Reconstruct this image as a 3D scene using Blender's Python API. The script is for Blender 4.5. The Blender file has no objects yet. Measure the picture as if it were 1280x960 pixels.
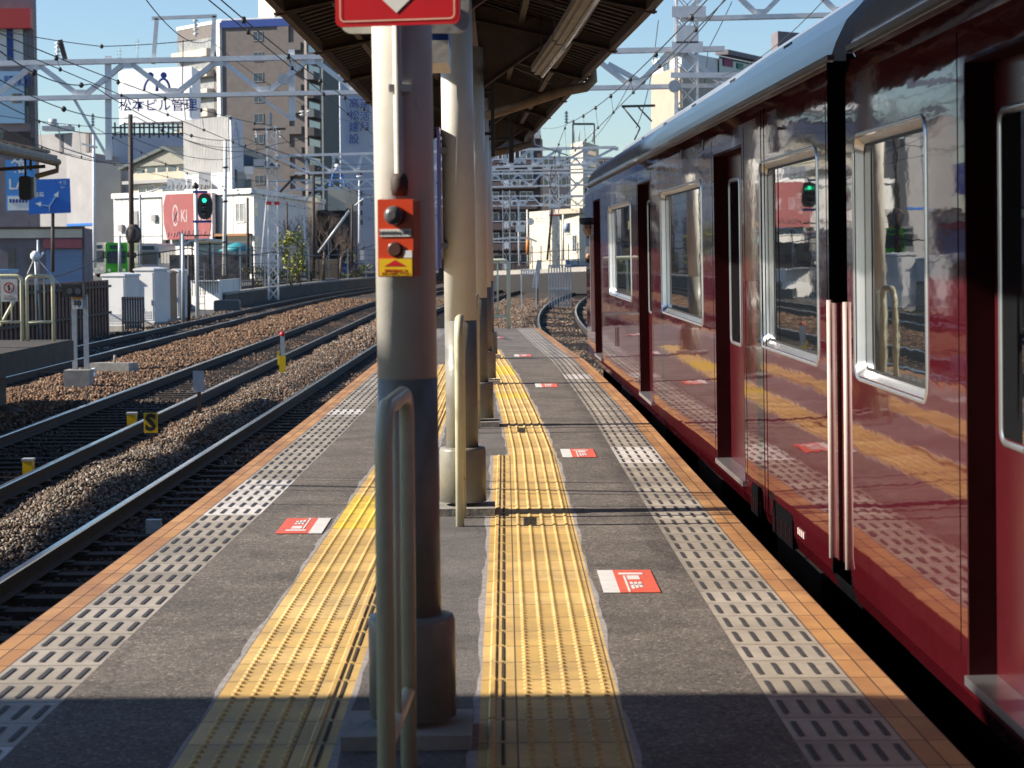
import bpy, math, random
import numpy as np
from mathutils import Vector, Matrix
random.seed(7); rng = np.random.default_rng(7)
SC = bpy.context.scene
COL = SC.collection
R = math.radians

# ------------------------------------------------------------------ camera
F = 2760.0; CAMZ = 1.34
PITCH, YAW, ROLL = R(3.36), R(0.31), R(0.35)
cam_d = bpy.data.cameras.new('camera'); cam = bpy.data.objects.new('camera', cam_d); COL.objects.link(cam)
cam_d.sensor_width = 17.3; cam_d.lens = 17.3 * F / 1280; cam_d.clip_start = 0.1; cam_d.clip_end = 5000
CR = Matrix.Rotation(-YAW, 3, 'Z') @ Matrix.Rotation(R(90) - PITCH, 3, 'X') @ Matrix.Rotation(-ROLL, 3, 'Z')
cam.matrix_world = Matrix.Translation((0, 0, CAMZ)) @ CR.to_4x4()
cam_d.dof.use_dof = True; cam_d.dof.focus_distance = 15.0; cam_d.dof.aperture_fstop = 4.2
SC.camera = cam
# ------------------------------------------------------------------ sky and sun
SUN_EL = 30.0
w = bpy.data.worlds.new('World'); SC.world = w; w.use_nodes = True
nt = w.node_tree; nt.nodes.clear()
wo = nt.nodes.new('ShaderNodeOutputWorld'); bg = nt.nodes.new('ShaderNodeBackground'); sk = nt.nodes.new('ShaderNodeTexSky')
sk.sky_type = 'NISHITA'; sk.sun_disc = False; sk.sun_elevation = R(SUN_EL); sk.sun_rotation = R(270)
sk.air_density = 1.0; sk.dust_density = 0.3; sk.ozone_density = 3.0
bg.inputs['Strength'].default_value = 0.066
tint = nt.nodes.new('ShaderNodeMix'); tint.data_type = 'RGBA'; tint.blend_type = 'MULTIPLY'; tint.inputs[0].default_value = 1; tint.inputs[7].default_value = (.93, 1.0, 1.09, 1)
nt.links.new(sk.outputs[0], tint.inputs[6]); nt.links.new(tint.outputs[2], bg.inputs[0]); nt.links.new(bg.outputs[0], wo.inputs[0])
sun_d = bpy.data.lights.new('sun', 'SUN'); sun_d.energy = 4.4; sun_d.angle = R(0.53); sun_d.color = (1.0, 0.90, 0.76)
sun = bpy.data.objects.new('sun', sun_d); COL.objects.link(sun)
sun.rotation_euler = Vector((math.cos(R(SUN_EL)), 0.04, -math.sin(R(SUN_EL)))).to_track_quat('-Z', 'Y').to_euler()
SC.view_settings.view_transform = 'Standard'; SC.view_settings.look = 'None'
SC.view_settings.exposure = 1.12; SC.view_settings.gamma = 1.0; SC.view_settings.use_curve_mapping = False
SC.cycles.max_bounces = 6; SC.cycles.glossy_bounces = 4; SC.cycles.diffuse_bounces = 1; SC.cycles.sample_clamp_indirect = 6

# ------------------------------------------------------------------ helpers
def at(px, py, Y):
    d = CR @ Vector(((px - 640) / F, -(py - 480) / F, -1)); t = Y / d.y
    return Vector((d.x * t, Y, CAMZ + d.z * t))
def gz(px, py, z):
    d = CR @ Vector(((px - 640) / F, -(py - 480) / F, -1)); t = (z - CAMZ) / d.z
    return Vector((d.x * t, d.y * t, z))
def wpos(o):
    v = Vector((0, 0, 0))
    while o is not None:
        v = v + Vector(o.location); o = o.parent
    return v

class MB:
    def __init__(s): s.v = []; s.f = []; s.m = []; s.s = []; s.uv = {}
    def add(s, vs, fs, mi=0, sm=False):
        b = len(s.v); s.v += [tuple(p) for p in vs]
        for f in fs: s.f.append(tuple(b + i for i in f)); s.m.append(mi); s.s.append(sm)
    def quad(s, a, b, c, d, mi=0, uv=None):
        s.add([a, b, c, d], [(0, 1, 2, 3)], mi)
        if uv: s.uv[len(s.f) - 1] = uv
    def box(s, x0, x1, y0, y1, z0, z1, mi=0):
        if x0 > x1: x0, x1 = x1, x0
        if y0 > y1: y0, y1 = y1, y0
        if z0 > z1: z0, z1 = z1, z0
        s.add([(x0,y0,z0),(x1,y0,z0),(x1,y1,z0),(x0,y1,z0),(x0,y0,z1),(x1,y0,z1),(x1,y1,z1),(x0,y1,z1)],
              [(3,2,1,0),(4,5,6,7),(0,1,5,4),(1,2,6,5),(2,3,7,6),(3,0,4,7)], mi)
    def beam(s, p, q, wd, ht, mi=0, up=(0, 0, 1)):
        p = Vector(p); q = Vector(q); d = (q - p).normalized(); u = Vector(up)
        if abs(d.dot(u)) > .98: u = Vector((1, 0, 0))
        a = d.cross(u).normalized() * wd / 2; b = a.cross(d).normalized() * ht / 2
        vs = [p-a-b, p+a-b, p+a+b, p-a+b, q-a-b, q+a-b, q+a+b, q-a+b]
        s.add(vs, [(0,1,2,3),(7,6,5,4),(4,5,1,0),(5,6,2,1),(6,7,3,2),(7,4,0,3)], mi)
    def tube(s, path, r, n=8, mi=0, caps=True, sm=True):
        P = [Vector(p) for p in path]; b = len(s.v); prev = None
        rs = r if isinstance(r, (list, tuple)) else [r] * len(P)
        for i, p in enumerate(P):
            d = (P[min(i+1, len(P)-1)] - P[max(i-1, 0)]).normalized()
            if prev is None:
                u = Vector((0, 0, 1)) if abs(d.z) < .9 else Vector((1, 0, 0))
                a = d.cross(u).normalized()
            else:
                a = prev - d * prev.dot(d)
                a = a.normalized() if a.length > 1e-6 else d.orthogonal().normalized()
            prev = a; c = d.cross(a)
            for k in range(n):
                t = 2 * math.pi * k / n
                s.v.append(tuple(p + (a * math.cos(t) + c * math.sin(t)) * rs[i]))
        for i in range(len(P) - 1):
            for k in range(n):
                k2 = (k + 1) % n
                s.f.append((b+i*n+k, b+i*n+k2, b+(i+1)*n+k2, b+(i+1)*n+k)); s.m.append(mi); s.s.append(sm)
        if caps:
            s.f.append(tuple(b + k for k in range(n))[::-1]); s.m.append(mi); s.s.append(False)
            e = b + (len(P) - 1) * n
            s.f.append(tuple(e + k for k in range(n))); s.m.append(mi); s.s.append(False)
    def lathe(s, cx, cy, prof, n=20, mi=0, axis='z', sm=True, sx=1.0, sy=1.0):
        b = len(s.v)
        for r, z in prof:
            for k in range(n):
                t = 2 * math.pi * k / n
                if axis == 'z': s.v.append((cx + r*sx*math.cos(t), cy + r*sy*math.sin(t), z))
                elif axis == 'y': s.v.append((cx + r*sx*math.cos(t), z, cy + r*sy*math.sin(t)))
                else: s.v.append((z, cx + r*sx*math.cos(t), cy + r*sy*math.sin(t)))
        for i in range(len(prof) - 1):
            for k in range(n):
                k2 = (k + 1) % n
                s.f.append((b+i*n+k, b+i*n+k2, b+(i+1)*n+k2, b+(i+1)*n+k)); s.m.append(mi); s.s.append(sm)
        s.f.append(tuple(b + k for k in range(n))[::-1]); s.m.append(mi); s.s.append(False)
        e = b + (len(prof) - 1) * n
        s.f.append(tuple(e + k for k in range(n))); s.m.append(mi); s.s.append(False)
    def prism(s, pts, z0, z1, mi=0, topmi=None):
        n = len(pts)
        ar = sum(pts[i][0]*pts[(i+1)%n][1]-pts[(i+1)%n][0]*pts[i][1] for i in range(n))
        if ar < 0: pts = pts[::-1]
        vs = [(p[0], p[1], z0) for p in pts] + [(p[0], p[1], z1) for p in pts]
        fs = [(i, (i+1) % n, n + (i+1) % n, n + i) for i in range(n)]
        s.add(vs, fs, mi); s.add(vs, [tuple(range(n))[::-1], tuple(range(n, 2*n))], mi if topmi is None else topmi)
    def extr(s, pts, origin, u, v, t, mi=0):
        """polygon pts (2D) in plane origin,u,v extruded by vector t"""
        o = Vector(origin); u = Vector(u); v = Vector(v); t = Vector(t); n = len(pts)
        if u.cross(v).dot(t) < 0: pts = pts[::-1]
        A = [o + u*a + v*b for a, b in pts]; B = [p + t for p in A]
        s.add(A + B, [tuple(range(n))[::-1], tuple(range(n, 2*n))] + [(i, (i+1) % n, n + (i+1) % n, n + i) for i in range(n)], mi)
    def build(s, name, mats, parent=None, local=False, label=None):
        me = bpy.data.meshes.new(name)
        me.from_pydata(s.v, [], s.f)
        if not isinstance(mats, (list, tuple)): mats = [mats]
        for m in mats: me.materials.append(m)
        me.polygons.foreach_set('material_index', s.m); me.polygons.foreach_set('use_smooth', s.s)
        if s.uv:
            ul = me.uv_layers.new(name='UVMap')
            for fi, u in s.uv.items():
                p = me.polygons[fi]
                for k, li in enumerate(p.loop_indices): ul.data[li].uv = u[k]
        me.update()
        o = bpy.data.objects.new(name, me); COL.objects.link(o)
        if parent is not None:
            o.parent = parent
            if not local: o.location = -wpos(parent)
        if label: o['label'] = label
        return o

def tag(o, label=None, cat=None, group=None, kind=None):
    if label: o['label'] = label
    if cat: o['category'] = cat
    if group: o['group'] = group
    if kind: o['kind'] = kind
    return o
def empty(name, loc, label, cat, group=None, rot=None):
    o = bpy.data.objects.new(name, None); COL.objects.link(o); o.location = loc; o.empty_display_size = .2
    if rot: o.rotation_euler = rot
    return tag(o, label, cat, group)
def copy_tree(o, parent=None):
    c = o.copy(); COL.objects.link(c)
    if parent is not None: c.parent = parent
    for ch in list(o.children): copy_tree(ch, c)
    return c
def rrect(w_, h_, r_, n=5):
    pts = []
    for cx, cy, a0 in ((w_/2-r_, h_/2-r_, 0), (-w_/2+r_, h_/2-r_, 90), (-w_/2+r_, -h_/2+r_, 180), (w_/2-r_, -h_/2+r_, 270)):
        for k in range(n+1):
            a = R(a0 + 90*k/n); pts.append((cx + r_*math.cos(a), cy + r_*math.sin(a)))
    return pts
def text(name, s, size, origin, right, up, mat, parent, bold=0.0, local=False, depth=0.003, align='CENTER', sx=1.0):
    cu = bpy.data.curves.new(name, 'FONT'); cu.body = s; cu.size = size; cu.align_x = align; cu.align_y = 'CENTER'
    cu.offset = bold*size; cu.extrude = depth/2; cu.resolution_u = 2
    o = bpy.data.objects.new(name, cu); COL.objects.link(o)
    bpy.context.view_layer.update()
    dg = bpy.context.evaluated_depsgraph_get()
    me = bpy.data.meshes.new_from_object(o.evaluated_get(dg), depsgraph=dg); me.name = name
    bpy.data.objects.remove(o)
    r_ = Vector(right).normalized(); u_ = Vector(up).normalized(); n_ = r_.cross(u_)
    M = Matrix((( r_.x*sx, u_.x, n_.x, origin[0]), (r_.y*sx, u_.y, n_.y, origin[1]), (r_.z*sx, u_.z, n_.z, origin[2]), (0, 0, 0, 1)))
    me.transform(M); me.materials.clear(); me.materials.append(mat)
    m = bpy.data.objects.new(name, me); COL.objects.link(m)
    if parent is not None:
        m.parent = parent
        if not local: m.location = -wpos(parent)
    return m

# ------------------------------------------------------------------ materials
def mat(name, c, rough=.6, metal=0.0, c2=None, scale=8.0, bump=0.0, bscale=None, coat=0.0, spec=.5, detail=6, stretch=None, emit=None, dirt=None):
    m = bpy.data.materials.new(name); m.use_nodes = True; t = m.node_tree; p = t.nodes['Principled BSDF']
    p.inputs['Base Color'].default_value = (*c, 1); p.inputs['Roughness'].default_value = rough; p.inputs['Metallic'].default_value = metal
    p.inputs['Coat Weight'].default_value = coat; p.inputs['Coat Roughness'].default_value = .02; p.inputs['Specular IOR Level'].default_value = spec
    tc = t.nodes.new('ShaderNodeTexCoord'); src = tc.outputs['Object']
    if stretch:
        mp = t.nodes.new('ShaderNodeMapping'); mp.inputs['Scale'].default_value = stretch; t.links.new(src, mp.inputs[0]); src = mp.outputs[0]
    if c2 is None and not dirt: c2 = tuple(x*.82 for x in c)
    col = None
    if c2 is not None:
        n = t.nodes.new('ShaderNodeTexNoise'); n.inputs['Scale'].default_value = scale; n.inputs['Detail'].default_value = detail; n.inputs['Roughness'].default_value = .65
        t.links.new(src, n.inputs['Vector'])
        rp = t.nodes.new('ShaderNodeValToRGB'); rp.color_ramp.elements[0].position = .35; rp.color_ramp.elements[1].position = .65
        rp.color_ramp.elements[0].color = (*c2, 1); rp.color_ramp.elements[1].color = (*c, 1)
        t.links.new(n.outputs[0], rp.inputs[0]); col = rp.outputs[0]
    if dirt:
        dc, ds, dth = dirt
        n2 = t.nodes.new('ShaderNodeTexNoise'); n2.inputs['Scale'].default_value = ds; n2.inputs['Detail'].default_value = 8; n2.inputs['Roughness'].default_value = .7
        mp2 = t.nodes.new('ShaderNodeMapping'); mp2.inputs['Scale'].default_value = (1, 1, .25); mp2.inputs['Location'].default_value = (3.1, 1.7, .4)
        t.links.new(tc.outputs['Object'], mp2.inputs[0]); t.links.new(mp2.outputs[0], n2.inputs['Vector'])
        r2 = t.nodes.new('ShaderNodeValToRGB'); r2.color_ramp.elements[0].position = dth; r2.color_ramp.elements[1].position = dth + .14
        mx = t.nodes.new('ShaderNodeMix'); mx.data_type = 'RGBA'
        t.links.new(n2.outputs[0], r2.inputs[0]); t.links.new(r2.outputs[0], mx.inputs[0])
        if col is not None: t.links.new(col, mx.inputs[6])
        else: mx.inputs[6].default_value = (*c, 1)
        mx.inputs[7].default_value = (*dc, 1); col = mx.outputs[2]
    if col is not None: t.links.new(col, p.inputs['Base Color'])
    if bump:
        n3 = t.nodes.new('ShaderNodeTexNoise'); n3.inputs['Scale'].default_value = bscale or scale*3; n3.inputs['Detail'].default_value = 4
        t.links.new(src, n3.inputs['Vector'])
        b = t.nodes.new('ShaderNodeBump'); b.inputs['Strength'].default_value = 1.0; b.inputs['Distance'].default_value = bump
        t.links.new(n3.outputs[0], b.inputs['Height']); t.links.new(b.outputs[0], p.inputs['Normal'])
        if coat: t.links.new(b.outputs[0], p.inputs['Coat Normal'])
    if emit:
        p.inputs['Emission Color'].default_value = (*emit[0], 1); p.inputs['Emission Strength'].default_value = emit[1]
    return m

M = {}
M['cream'] = mat('cream_paint', (.77,.75,.69), .42, c2=(.69,.67,.60), scale=5, bump=.001, bscale=30, dirt=((.30,.19,.10), 7, .61))
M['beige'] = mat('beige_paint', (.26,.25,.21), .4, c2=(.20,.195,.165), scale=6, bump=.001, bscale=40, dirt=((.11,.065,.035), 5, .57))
M['rail_cream'] = mat('pale_yellow_pipe_paint', (.66,.65,.46), .35, c2=(.58,.57,.39), scale=10, dirt=((.25,.14,.06), 14, .68))
M['concrete'] = mat('concrete', (.34,.32,.29), .85, c2=(.23,.22,.20), scale=6, bump=.004, bscale=40)
M['white'] = mat('white_paint', (.74,.74,.72), .5, c2=(.66,.66,.64), scale=2)
M['whitewall'] = mat('white_wall', (.74,.73,.70), .8, c2=(.62,.61,.59), scale=.6, dirt=((.42,.39,.36), .8, .62))
M['steel'] = mat('galvanised_steel', (.46,.48,.50), .5, .25, c2=(.35,.37,.39), scale=9, bump=.001)
M['lightsteel'] = mat('light_grey_steel', (.76,.77,.78), .5, .0, c2=(.62,.63,.64), scale=4, dirt=((.25,.17,.11), 6, .68))
M['black'] = mat('black_metal', (.02,.02,.022), .45, c2=(.035,.03,.028), scale=12)
M['darkpost'] = mat('rusty_dark_steel', (.07,.045,.035), .7, c2=(.035,.028,.025), scale=10, bump=.002)
M['brownsteel'] = mat('brown_roof_steel', (.10,.066,.045), .6, c2=(.065,.043,.032), scale=5, bump=.001)
M['brownroof'] = mat('brown_corrugated_sheet', (.055,.038,.028), .7, c2=(.035,.025,.02), scale=3)
M['eave'] = mat('tan_eave_trim', (.25,.17,.10), .6, c2=(.14,.09,.055), scale=5)
M['red'] = mat('red_sign_paint', (.55,.014,.02), .3, c2=(.47,.012,.018), scale=4)
M['orangered'] = mat('orange_red_enamel', (.62,.06,.015), .3, c2=(.56,.05,.014), scale=20)
M['yellow'] = mat('yellow_sign_paint', (.75,.50,.01), .4, c2=(.68,.44,.01), scale=10)
M['grey'] = mat('grey_plastic', (.10,.10,.11), .35)
M['blue'] = mat('blue_sign', (.010,.13,.50), .4, c2=(.009,.115,.46), scale=3)
M['navy'] = mat('navy_lettering', (.010,.05,.26), .5)
M['green'] = mat('green_paint', (.05,.38,.03), .35)
M['glass_dark'] = mat('dark_window_glass', (.02,.025,.03), .06, spec=.8, c2=(.015,.02,.025))
M['winblue'] = mat('building_window_glass', (.05,.075,.10), .12, spec=.8, c2=(.02,.03,.045), scale=.7)
M['curtain'] = mat('curtained_window', (.30,.31,.30), .5, c2=(.16,.17,.18), scale=1.5)
M['rubber'] = mat('black_rubber', (.012,.012,.013), .6)
M['mortar'] = mat('pale_mortar', (.36,.33,.32), .9, c2=(.22,.20,.20), scale=20, bump=.002)
def asphalt(name, a, b, sp, sc=110):
    m = mat(name, a, .88, c2=b, scale=2.2, bump=.004, bscale=130)
    t = m.node_tree; p = t.nodes['Principled BSDF']; base = p.inputs['Base Color'].links[0].from_socket
    v = t.nodes.new('ShaderNodeTexVoronoi'); v.inputs['Scale'].default_value = sc; v.inputs['Randomness'].default_value = 1
    tc = [n for n in t.nodes if n.type == 'TEX_COORD'][0]; t.links.new(tc.outputs['Object'], v.inputs['Vector'])
    sx = t.nodes.new('ShaderNodeSeparateColor'); t.links.new(v.outputs['Color'], sx.inputs[0])
    rp = t.nodes.new('ShaderNodeValToRGB'); e = rp.color_ramp.elements
    e[0].position = 0; e[0].color = (.45,.45,.45,1); e[1].position = 1; e[1].color = (sp, sp*.97, sp*.92, 1)
    n1 = e.new(.35); n1.color = (.85,.85,.85,1); n2 = e.new(.86); n2.color = (1.15,1.13,1.1,1)
    t.links.new(sx.outputs[0], rp.inputs[0])
    mx = t.nodes.new('ShaderNodeMix'); mx.data_type = 'RGBA'; mx.blend_type = 'MULTIPLY'; mx.inputs[0].default_value = 1
    t.links.new(base, mx.inputs[6]); t.links.new(rp.outputs[0], mx.inputs[7]); t.links.new(mx.outputs[2], p.inputs['Base Color'])
    # broad stains and hairline cracks
    n5 = t.nodes.new('ShaderNodeTexNoise'); n5.inputs['Scale'].default_value = 1.3; n5.inputs['Detail'].default_value = 10; n5.inputs['Roughness'].default_value = .75; n5.inputs['Distortion'].default_value = .6
    t.links.new(tc.outputs['Object'], n5.inputs['Vector'])
    r5 = t.nodes.new('ShaderNodeValToRGB'); r5.color_ramp.elements[0].position = .36; r5.color_ramp.elements[0].color = (.62,.61,.60,1); r5.color_ramp.elements[1].position = .60; r5.color_ramp.elements[1].color = (1.08,1.07,1.05,1)
    t.links.new(n5.outputs[0], r5.inputs[0])
    v2 = t.nodes.new('ShaderNodeTexVoronoi'); v2.feature = 'DISTANCE_TO_EDGE'; v2.inputs['Scale'].default_value = .9
    ad = t.nodes.new('ShaderNodeMix'); ad.data_type = 'RGBA'; ad.blend_type = 'ADD'; ad.inputs[0].default_value = .25; t.links.new(tc.outputs['Object'], ad.inputs[6]); t.links.new(n5.outputs['Color'], ad.inputs[7]); t.links.new(ad.outputs[2], v2.inputs['Vector'])
    r6 = t.nodes.new('ShaderNodeValToRGB'); r6.color_ramp.elements[0].position = .0; r6.color_ramp.elements[0].color = (.45,.44,.43,1); r6.color_ramp.elements[1].position = .006; r6.color_ramp.elements[1].color = (1,1,1,1)
    t.links.new(v2.outputs['Distance'], r6.inputs[0])
    m7 = t.nodes.new('ShaderNodeMix'); m7.data_type = 'RGBA'; m7.blend_type = 'MULTIPLY'; m7.inputs[0].default_value = 1; t.links.new(mx.outputs[2], m7.inputs[6]); t.links.new(r5.outputs[0], m7.inputs[7])
    m8 = t.nodes.new('ShaderNodeMix'); m8.data_type = 'RGBA'; m8.blend_type = 'MULTIPLY'; m8.inputs[0].default_value = .7; t.links.new(m7.outputs[2], m8.inputs[6]); t.links.new(r6.outputs[0], m8.inputs[7]); t.links.new(m8.outputs[2], p.inputs['Base Color'])
    return m
M['asphalt'] = asphalt('worn_asphalt', (.160,.140,.126), (.115,.101,.093), 2.3)
M['asphalt_mid'] = asphalt('smooth_asphalt', (.160,.148,.145), (.122,.114,.113), 1.4, 160)
def tiles(name, c, ca, cb, rough=.6, joint=(.10,.07,.04), su=.3, dirt=(.2,.13,.07), du=0.012):
    """UV in metres, square tiles su wide with joint lines, per-tile tone and stains"""
    m = bpy.data.materials.new(name); m.use_nodes = True; t = m.node_tree; p = t.nodes['Principled BSDF']; p.inputs['Roughness'].default_value = rough
    uv = t.nodes.new('ShaderNodeUVMap'); uv.uv_map = 'UVMap'
    sp = t.nodes.new('ShaderNodeSeparateXYZ'); t.links.new(uv.outputs[0], sp.inputs[0])
    def mth(op, a, b=None, c_=None):
        n = t.nodes.new('ShaderNodeMath'); n.operation = op
        for i, x in enumerate((a, b, c_)):
            if x is None: continue
            if isinstance(x, (int, float)): n.inputs[i].default_value = x
            else: t.links.new(x, n.inputs[i])
        return n.outputs[0]
    fl = mth('FLOOR', mth('DIVIDE', sp.outputs[1], .3)); fu = mth('FLOOR', mth('DIVIDE', sp.outputs[0], su))
    cb_ = t.nodes.new('ShaderNodeCombineXYZ'); t.links.new(fu, cb_.inputs[0]); t.links.new(fl, cb_.inputs[1])
    wn = t.nodes.new('ShaderNodeTexWhiteNoise'); t.links.new(cb_.outputs[0], wn.inputs[0])
    rp = t.nodes.new('ShaderNodeValToRGB'); e = rp.color_ramp.elements; e[0].color = (*ca,1); e[1].color = (*cb,1); e2 = e.new(.55); e2.color = (*c,1)
    t.links.new(wn.outputs[0], rp.inputs[0])
    # stains
    tc = t.nodes.new('ShaderNodeTexCoord'); n = t.nodes.new('ShaderNodeTexNoise'); n.inputs['Scale'].default_value = 2.2; n.inputs['Detail'].default_value = 9; n.inputs['Roughness'].default_value = .72
    t.links.new(tc.outputs['Object'], n.inputs['Vector'])
    r2 = t.nodes.new('ShaderNodeValToRGB'); r2.color_ramp.elements[0].position = .44; r2.color_ramp.elements[1].position = .72; r2.color_ramp.elements[1].color = (.8,.8,.8,1)
    t.links.new(n.outputs[0], r2.inputs[0])
    mx = t.nodes.new('ShaderNodeMix'); mx.data_type = 'RGBA'; t.links.new(r2.outputs[0], mx.inputs[0]); t.links.new(rp.outputs[0], mx.inputs[6]); mx.inputs[7].default_value = (*dirt, 1)
    # joints
    jv = mth('LESS_THAN', mth('PINGPONG', sp.outputs[1], .15), .0042); ju = mth('LESS_THAN', mth('PINGPONG', sp.outputs[0], su/2), .0025)
    j = mth('MAXIMUM', jv, ju)
    m2 = t.nodes.new('ShaderNodeMix'); m2.data_type = 'RGBA'; t.links.new(j, m2.inputs[0]); t.links.new(mx.outputs[2], m2.inputs[6]); m2.inputs[7].default_value = (*joint, 1)
    t.links.new(m2.outputs[2], p.inputs['Base Color'])
    n4 = t.nodes.new('ShaderNodeTexNoise'); n4.inputs['Scale'].default_value = 90; t.links.new(tc.outputs['Object'], n4.inputs['Vector'])
    hh = mth('SUBTRACT', mth('MULTIPLY', n4.outputs[0], .35), j)
    b = t.nodes.new('ShaderNodeBump'); b.inputs['Distance'].default_value = .003; t.links.new(hh, b.inputs['Height']); t.links.new(b.outputs[0], p.inputs['Normal'])
    return m
M['tac'] = tiles('yellow_tactile_tile', (.66,.435,.15), (.57,.365,.115), (.72,.495,.195), dirt=(.30,.21,.10))
M['tacnew'] = tiles('new_yellow_tile', (.72,.50,.055), (.70,.47,.05), (.76,.54,.08), dirt=(.45,.30,.08))
M['edge'] = tiles('grey_beige_edge_tile', (.37,.325,.265), (.30,.26,.21), (.42,.37,.31), dirt=(.16,.135,.115), joint=(.07,.055,.05))
M['edgenew'] = tiles('pale_edge_tile', (.62,.58,.54), (.57,.54,.50), (.66,.63,.60), dirt=(.40,.36,.33), joint=(.1,.08,.08))
M['orange'] = tiles('orange_edge_tile', (.46,.235,.085), (.38,.185,.065), (.51,.275,.11), su=.0625, dirt=(.20,.09,.05), joint=(.07,.03,.02))
M['slot'] = mat('dark_antislip_insert', (.03,.03,.035), .7, c2=(.06,.055,.055), scale=40)
M['groove'] = mat('dark_groove', (.045,.03,.015), .9)

# paths
def interp(y, pts):
    return float(np.interp(y, [p[0] for p in pts], [p[1] for p in pts]))
def sm(pts):
    ys = np.arange(-12, 60, .3); v = np.interp(ys, [p[0] for p in pts], [p[1] for p in pts])
    k = np.ones(9)/9; vp = np.pad(v, 4, mode='edge'); v2 = np.convolve(vp, k, 'valid')
    return lambda y: float(np.interp(y, ys, v2))
RE = sm([(-12,1.24),(5,1.235),(9,1.205),(13,1.19),(19,1.18),(23,1.14),(28,1.08),(31.4,.96),(40,.73),(60,.3)])
LE = sm([(-12,-1.80),(5,-1.775),(7.7,-1.737),(11.9,-1.665),(17.7,-1.60),(27.6,-1.55),(40,-1.33),(60,-1.1)])
def T0(y): return 2.89 - .0125*y + (max(0, y-60)**2)/1500
def T1(y): return -3.20 + .009*y + (max(0, y-80)**2)/2000
def T2(y): return -6.10 + (max(0, y-100)**2)/1800
def T3(y): return -10.9 + (max(0, y-110)**2)/2000
RZ = -1.10   # rail top
# ================================================================== ground, ballast, tracks
gm = asphalt('street_asphalt', (.10,.10,.10), (.07,.07,.07), 1.4, 20)
g = MB(); g.quad((-1500,-300,-1.40), (1500,-300,-1.40), (1500,3000,-1.40), (-1500,3000,-1.40))
tag(g.build('ground', gm), kind='structure')
st = MB()   # raised street level left of the railway
st.prism([(-200,70),(-16.5,70),(-16.5,112),(-16.0,150),(-12.5,190),(-8,215),(0,240),(-20,420),(-200,420)], -1.39, -.55)
tag(st.build('street', gm), kind='structure')
# ballast bed
def ballast_mat(name):
    m = bpy.data.materials.new(name); m.use_nodes = True; t = m.node_tree; p = t.nodes['Principled BSDF']; p.inputs['Roughness'].default_value = .9
    tc = t.nodes.new('ShaderNodeTexCoord'); v = t.nodes.new('ShaderNodeTexVoronoi'); v.inputs['Scale'].default_value = 18
    t.links.new(tc.outputs['Object'], v.inputs['Vector'])
    sx = t.nodes.new('ShaderNodeSeparateColor'); t.links.new(v.outputs['Color'], sx.inputs[0])
    rp = t.nodes.new('ShaderNodeValToRGB'); e = rp.color_ramp.elements; e[0].color = (.015,.011,.009,1); e[1].color = (.11,.08,.06,1); k = e.new(.5); k.color = (.045,.03,.021,1)
    t.links.new(sx.outputs[0], rp.inputs[0]); t.links.new(rp.outputs[0], p.inputs['Base Color'])
    b = t.nodes.new('ShaderNodeBump'); b.inputs['Distance'].default_value = .05; b.invert = True
    t.links.new(v.outputs['Distance'], b.inputs['Height']); t.links.new(b.outputs[0], p.inputs['Normal'])
    return m
M['ballast'] = ballast_mat('ballast_bed_stone')
def bz(x, y):
    z = -1.275 + .02*math.sin(x*2.1+y*.7) + .015*math.sin(y*1.9-x*1.3)
    for T in (T0, T1, T2, T3):
        d = abs(x - T(y))
        if d < 1.35: z -= .045*min(1, (1.35-d)/.2)
    m1 = (T1(y)+T2(y))/2
    z += .07*math.exp(-((x-m1)/.6)**2)
    m2 = (T2(y)+T3(y))/2; z += .05*math.exp(-((x-m2)/1.2)**2)
    return z
vs = []; fs = []; ys = list(np.arange(-12, 60, .5)) + list(np.arange(60, 250, 2.0)); nx = 70
for y in ys:
    a = T3(y)-2.3; b = max(T0(y)+2.6, 4.5)
    for i in range(nx):
        x = a + (b-a)*i/(nx-1); vs.append((x, y, bz(x, y)))
for j in range(len(ys)-1):
    for i in range(nx-1):
        q = j*nx+i; fs.append((q, q+1, q+nx+1, q+nx))
o = MB(); o.add(vs, fs, 0, True); tag(o.build('ballast_bed', M['ballast']), kind='structure')
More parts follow.
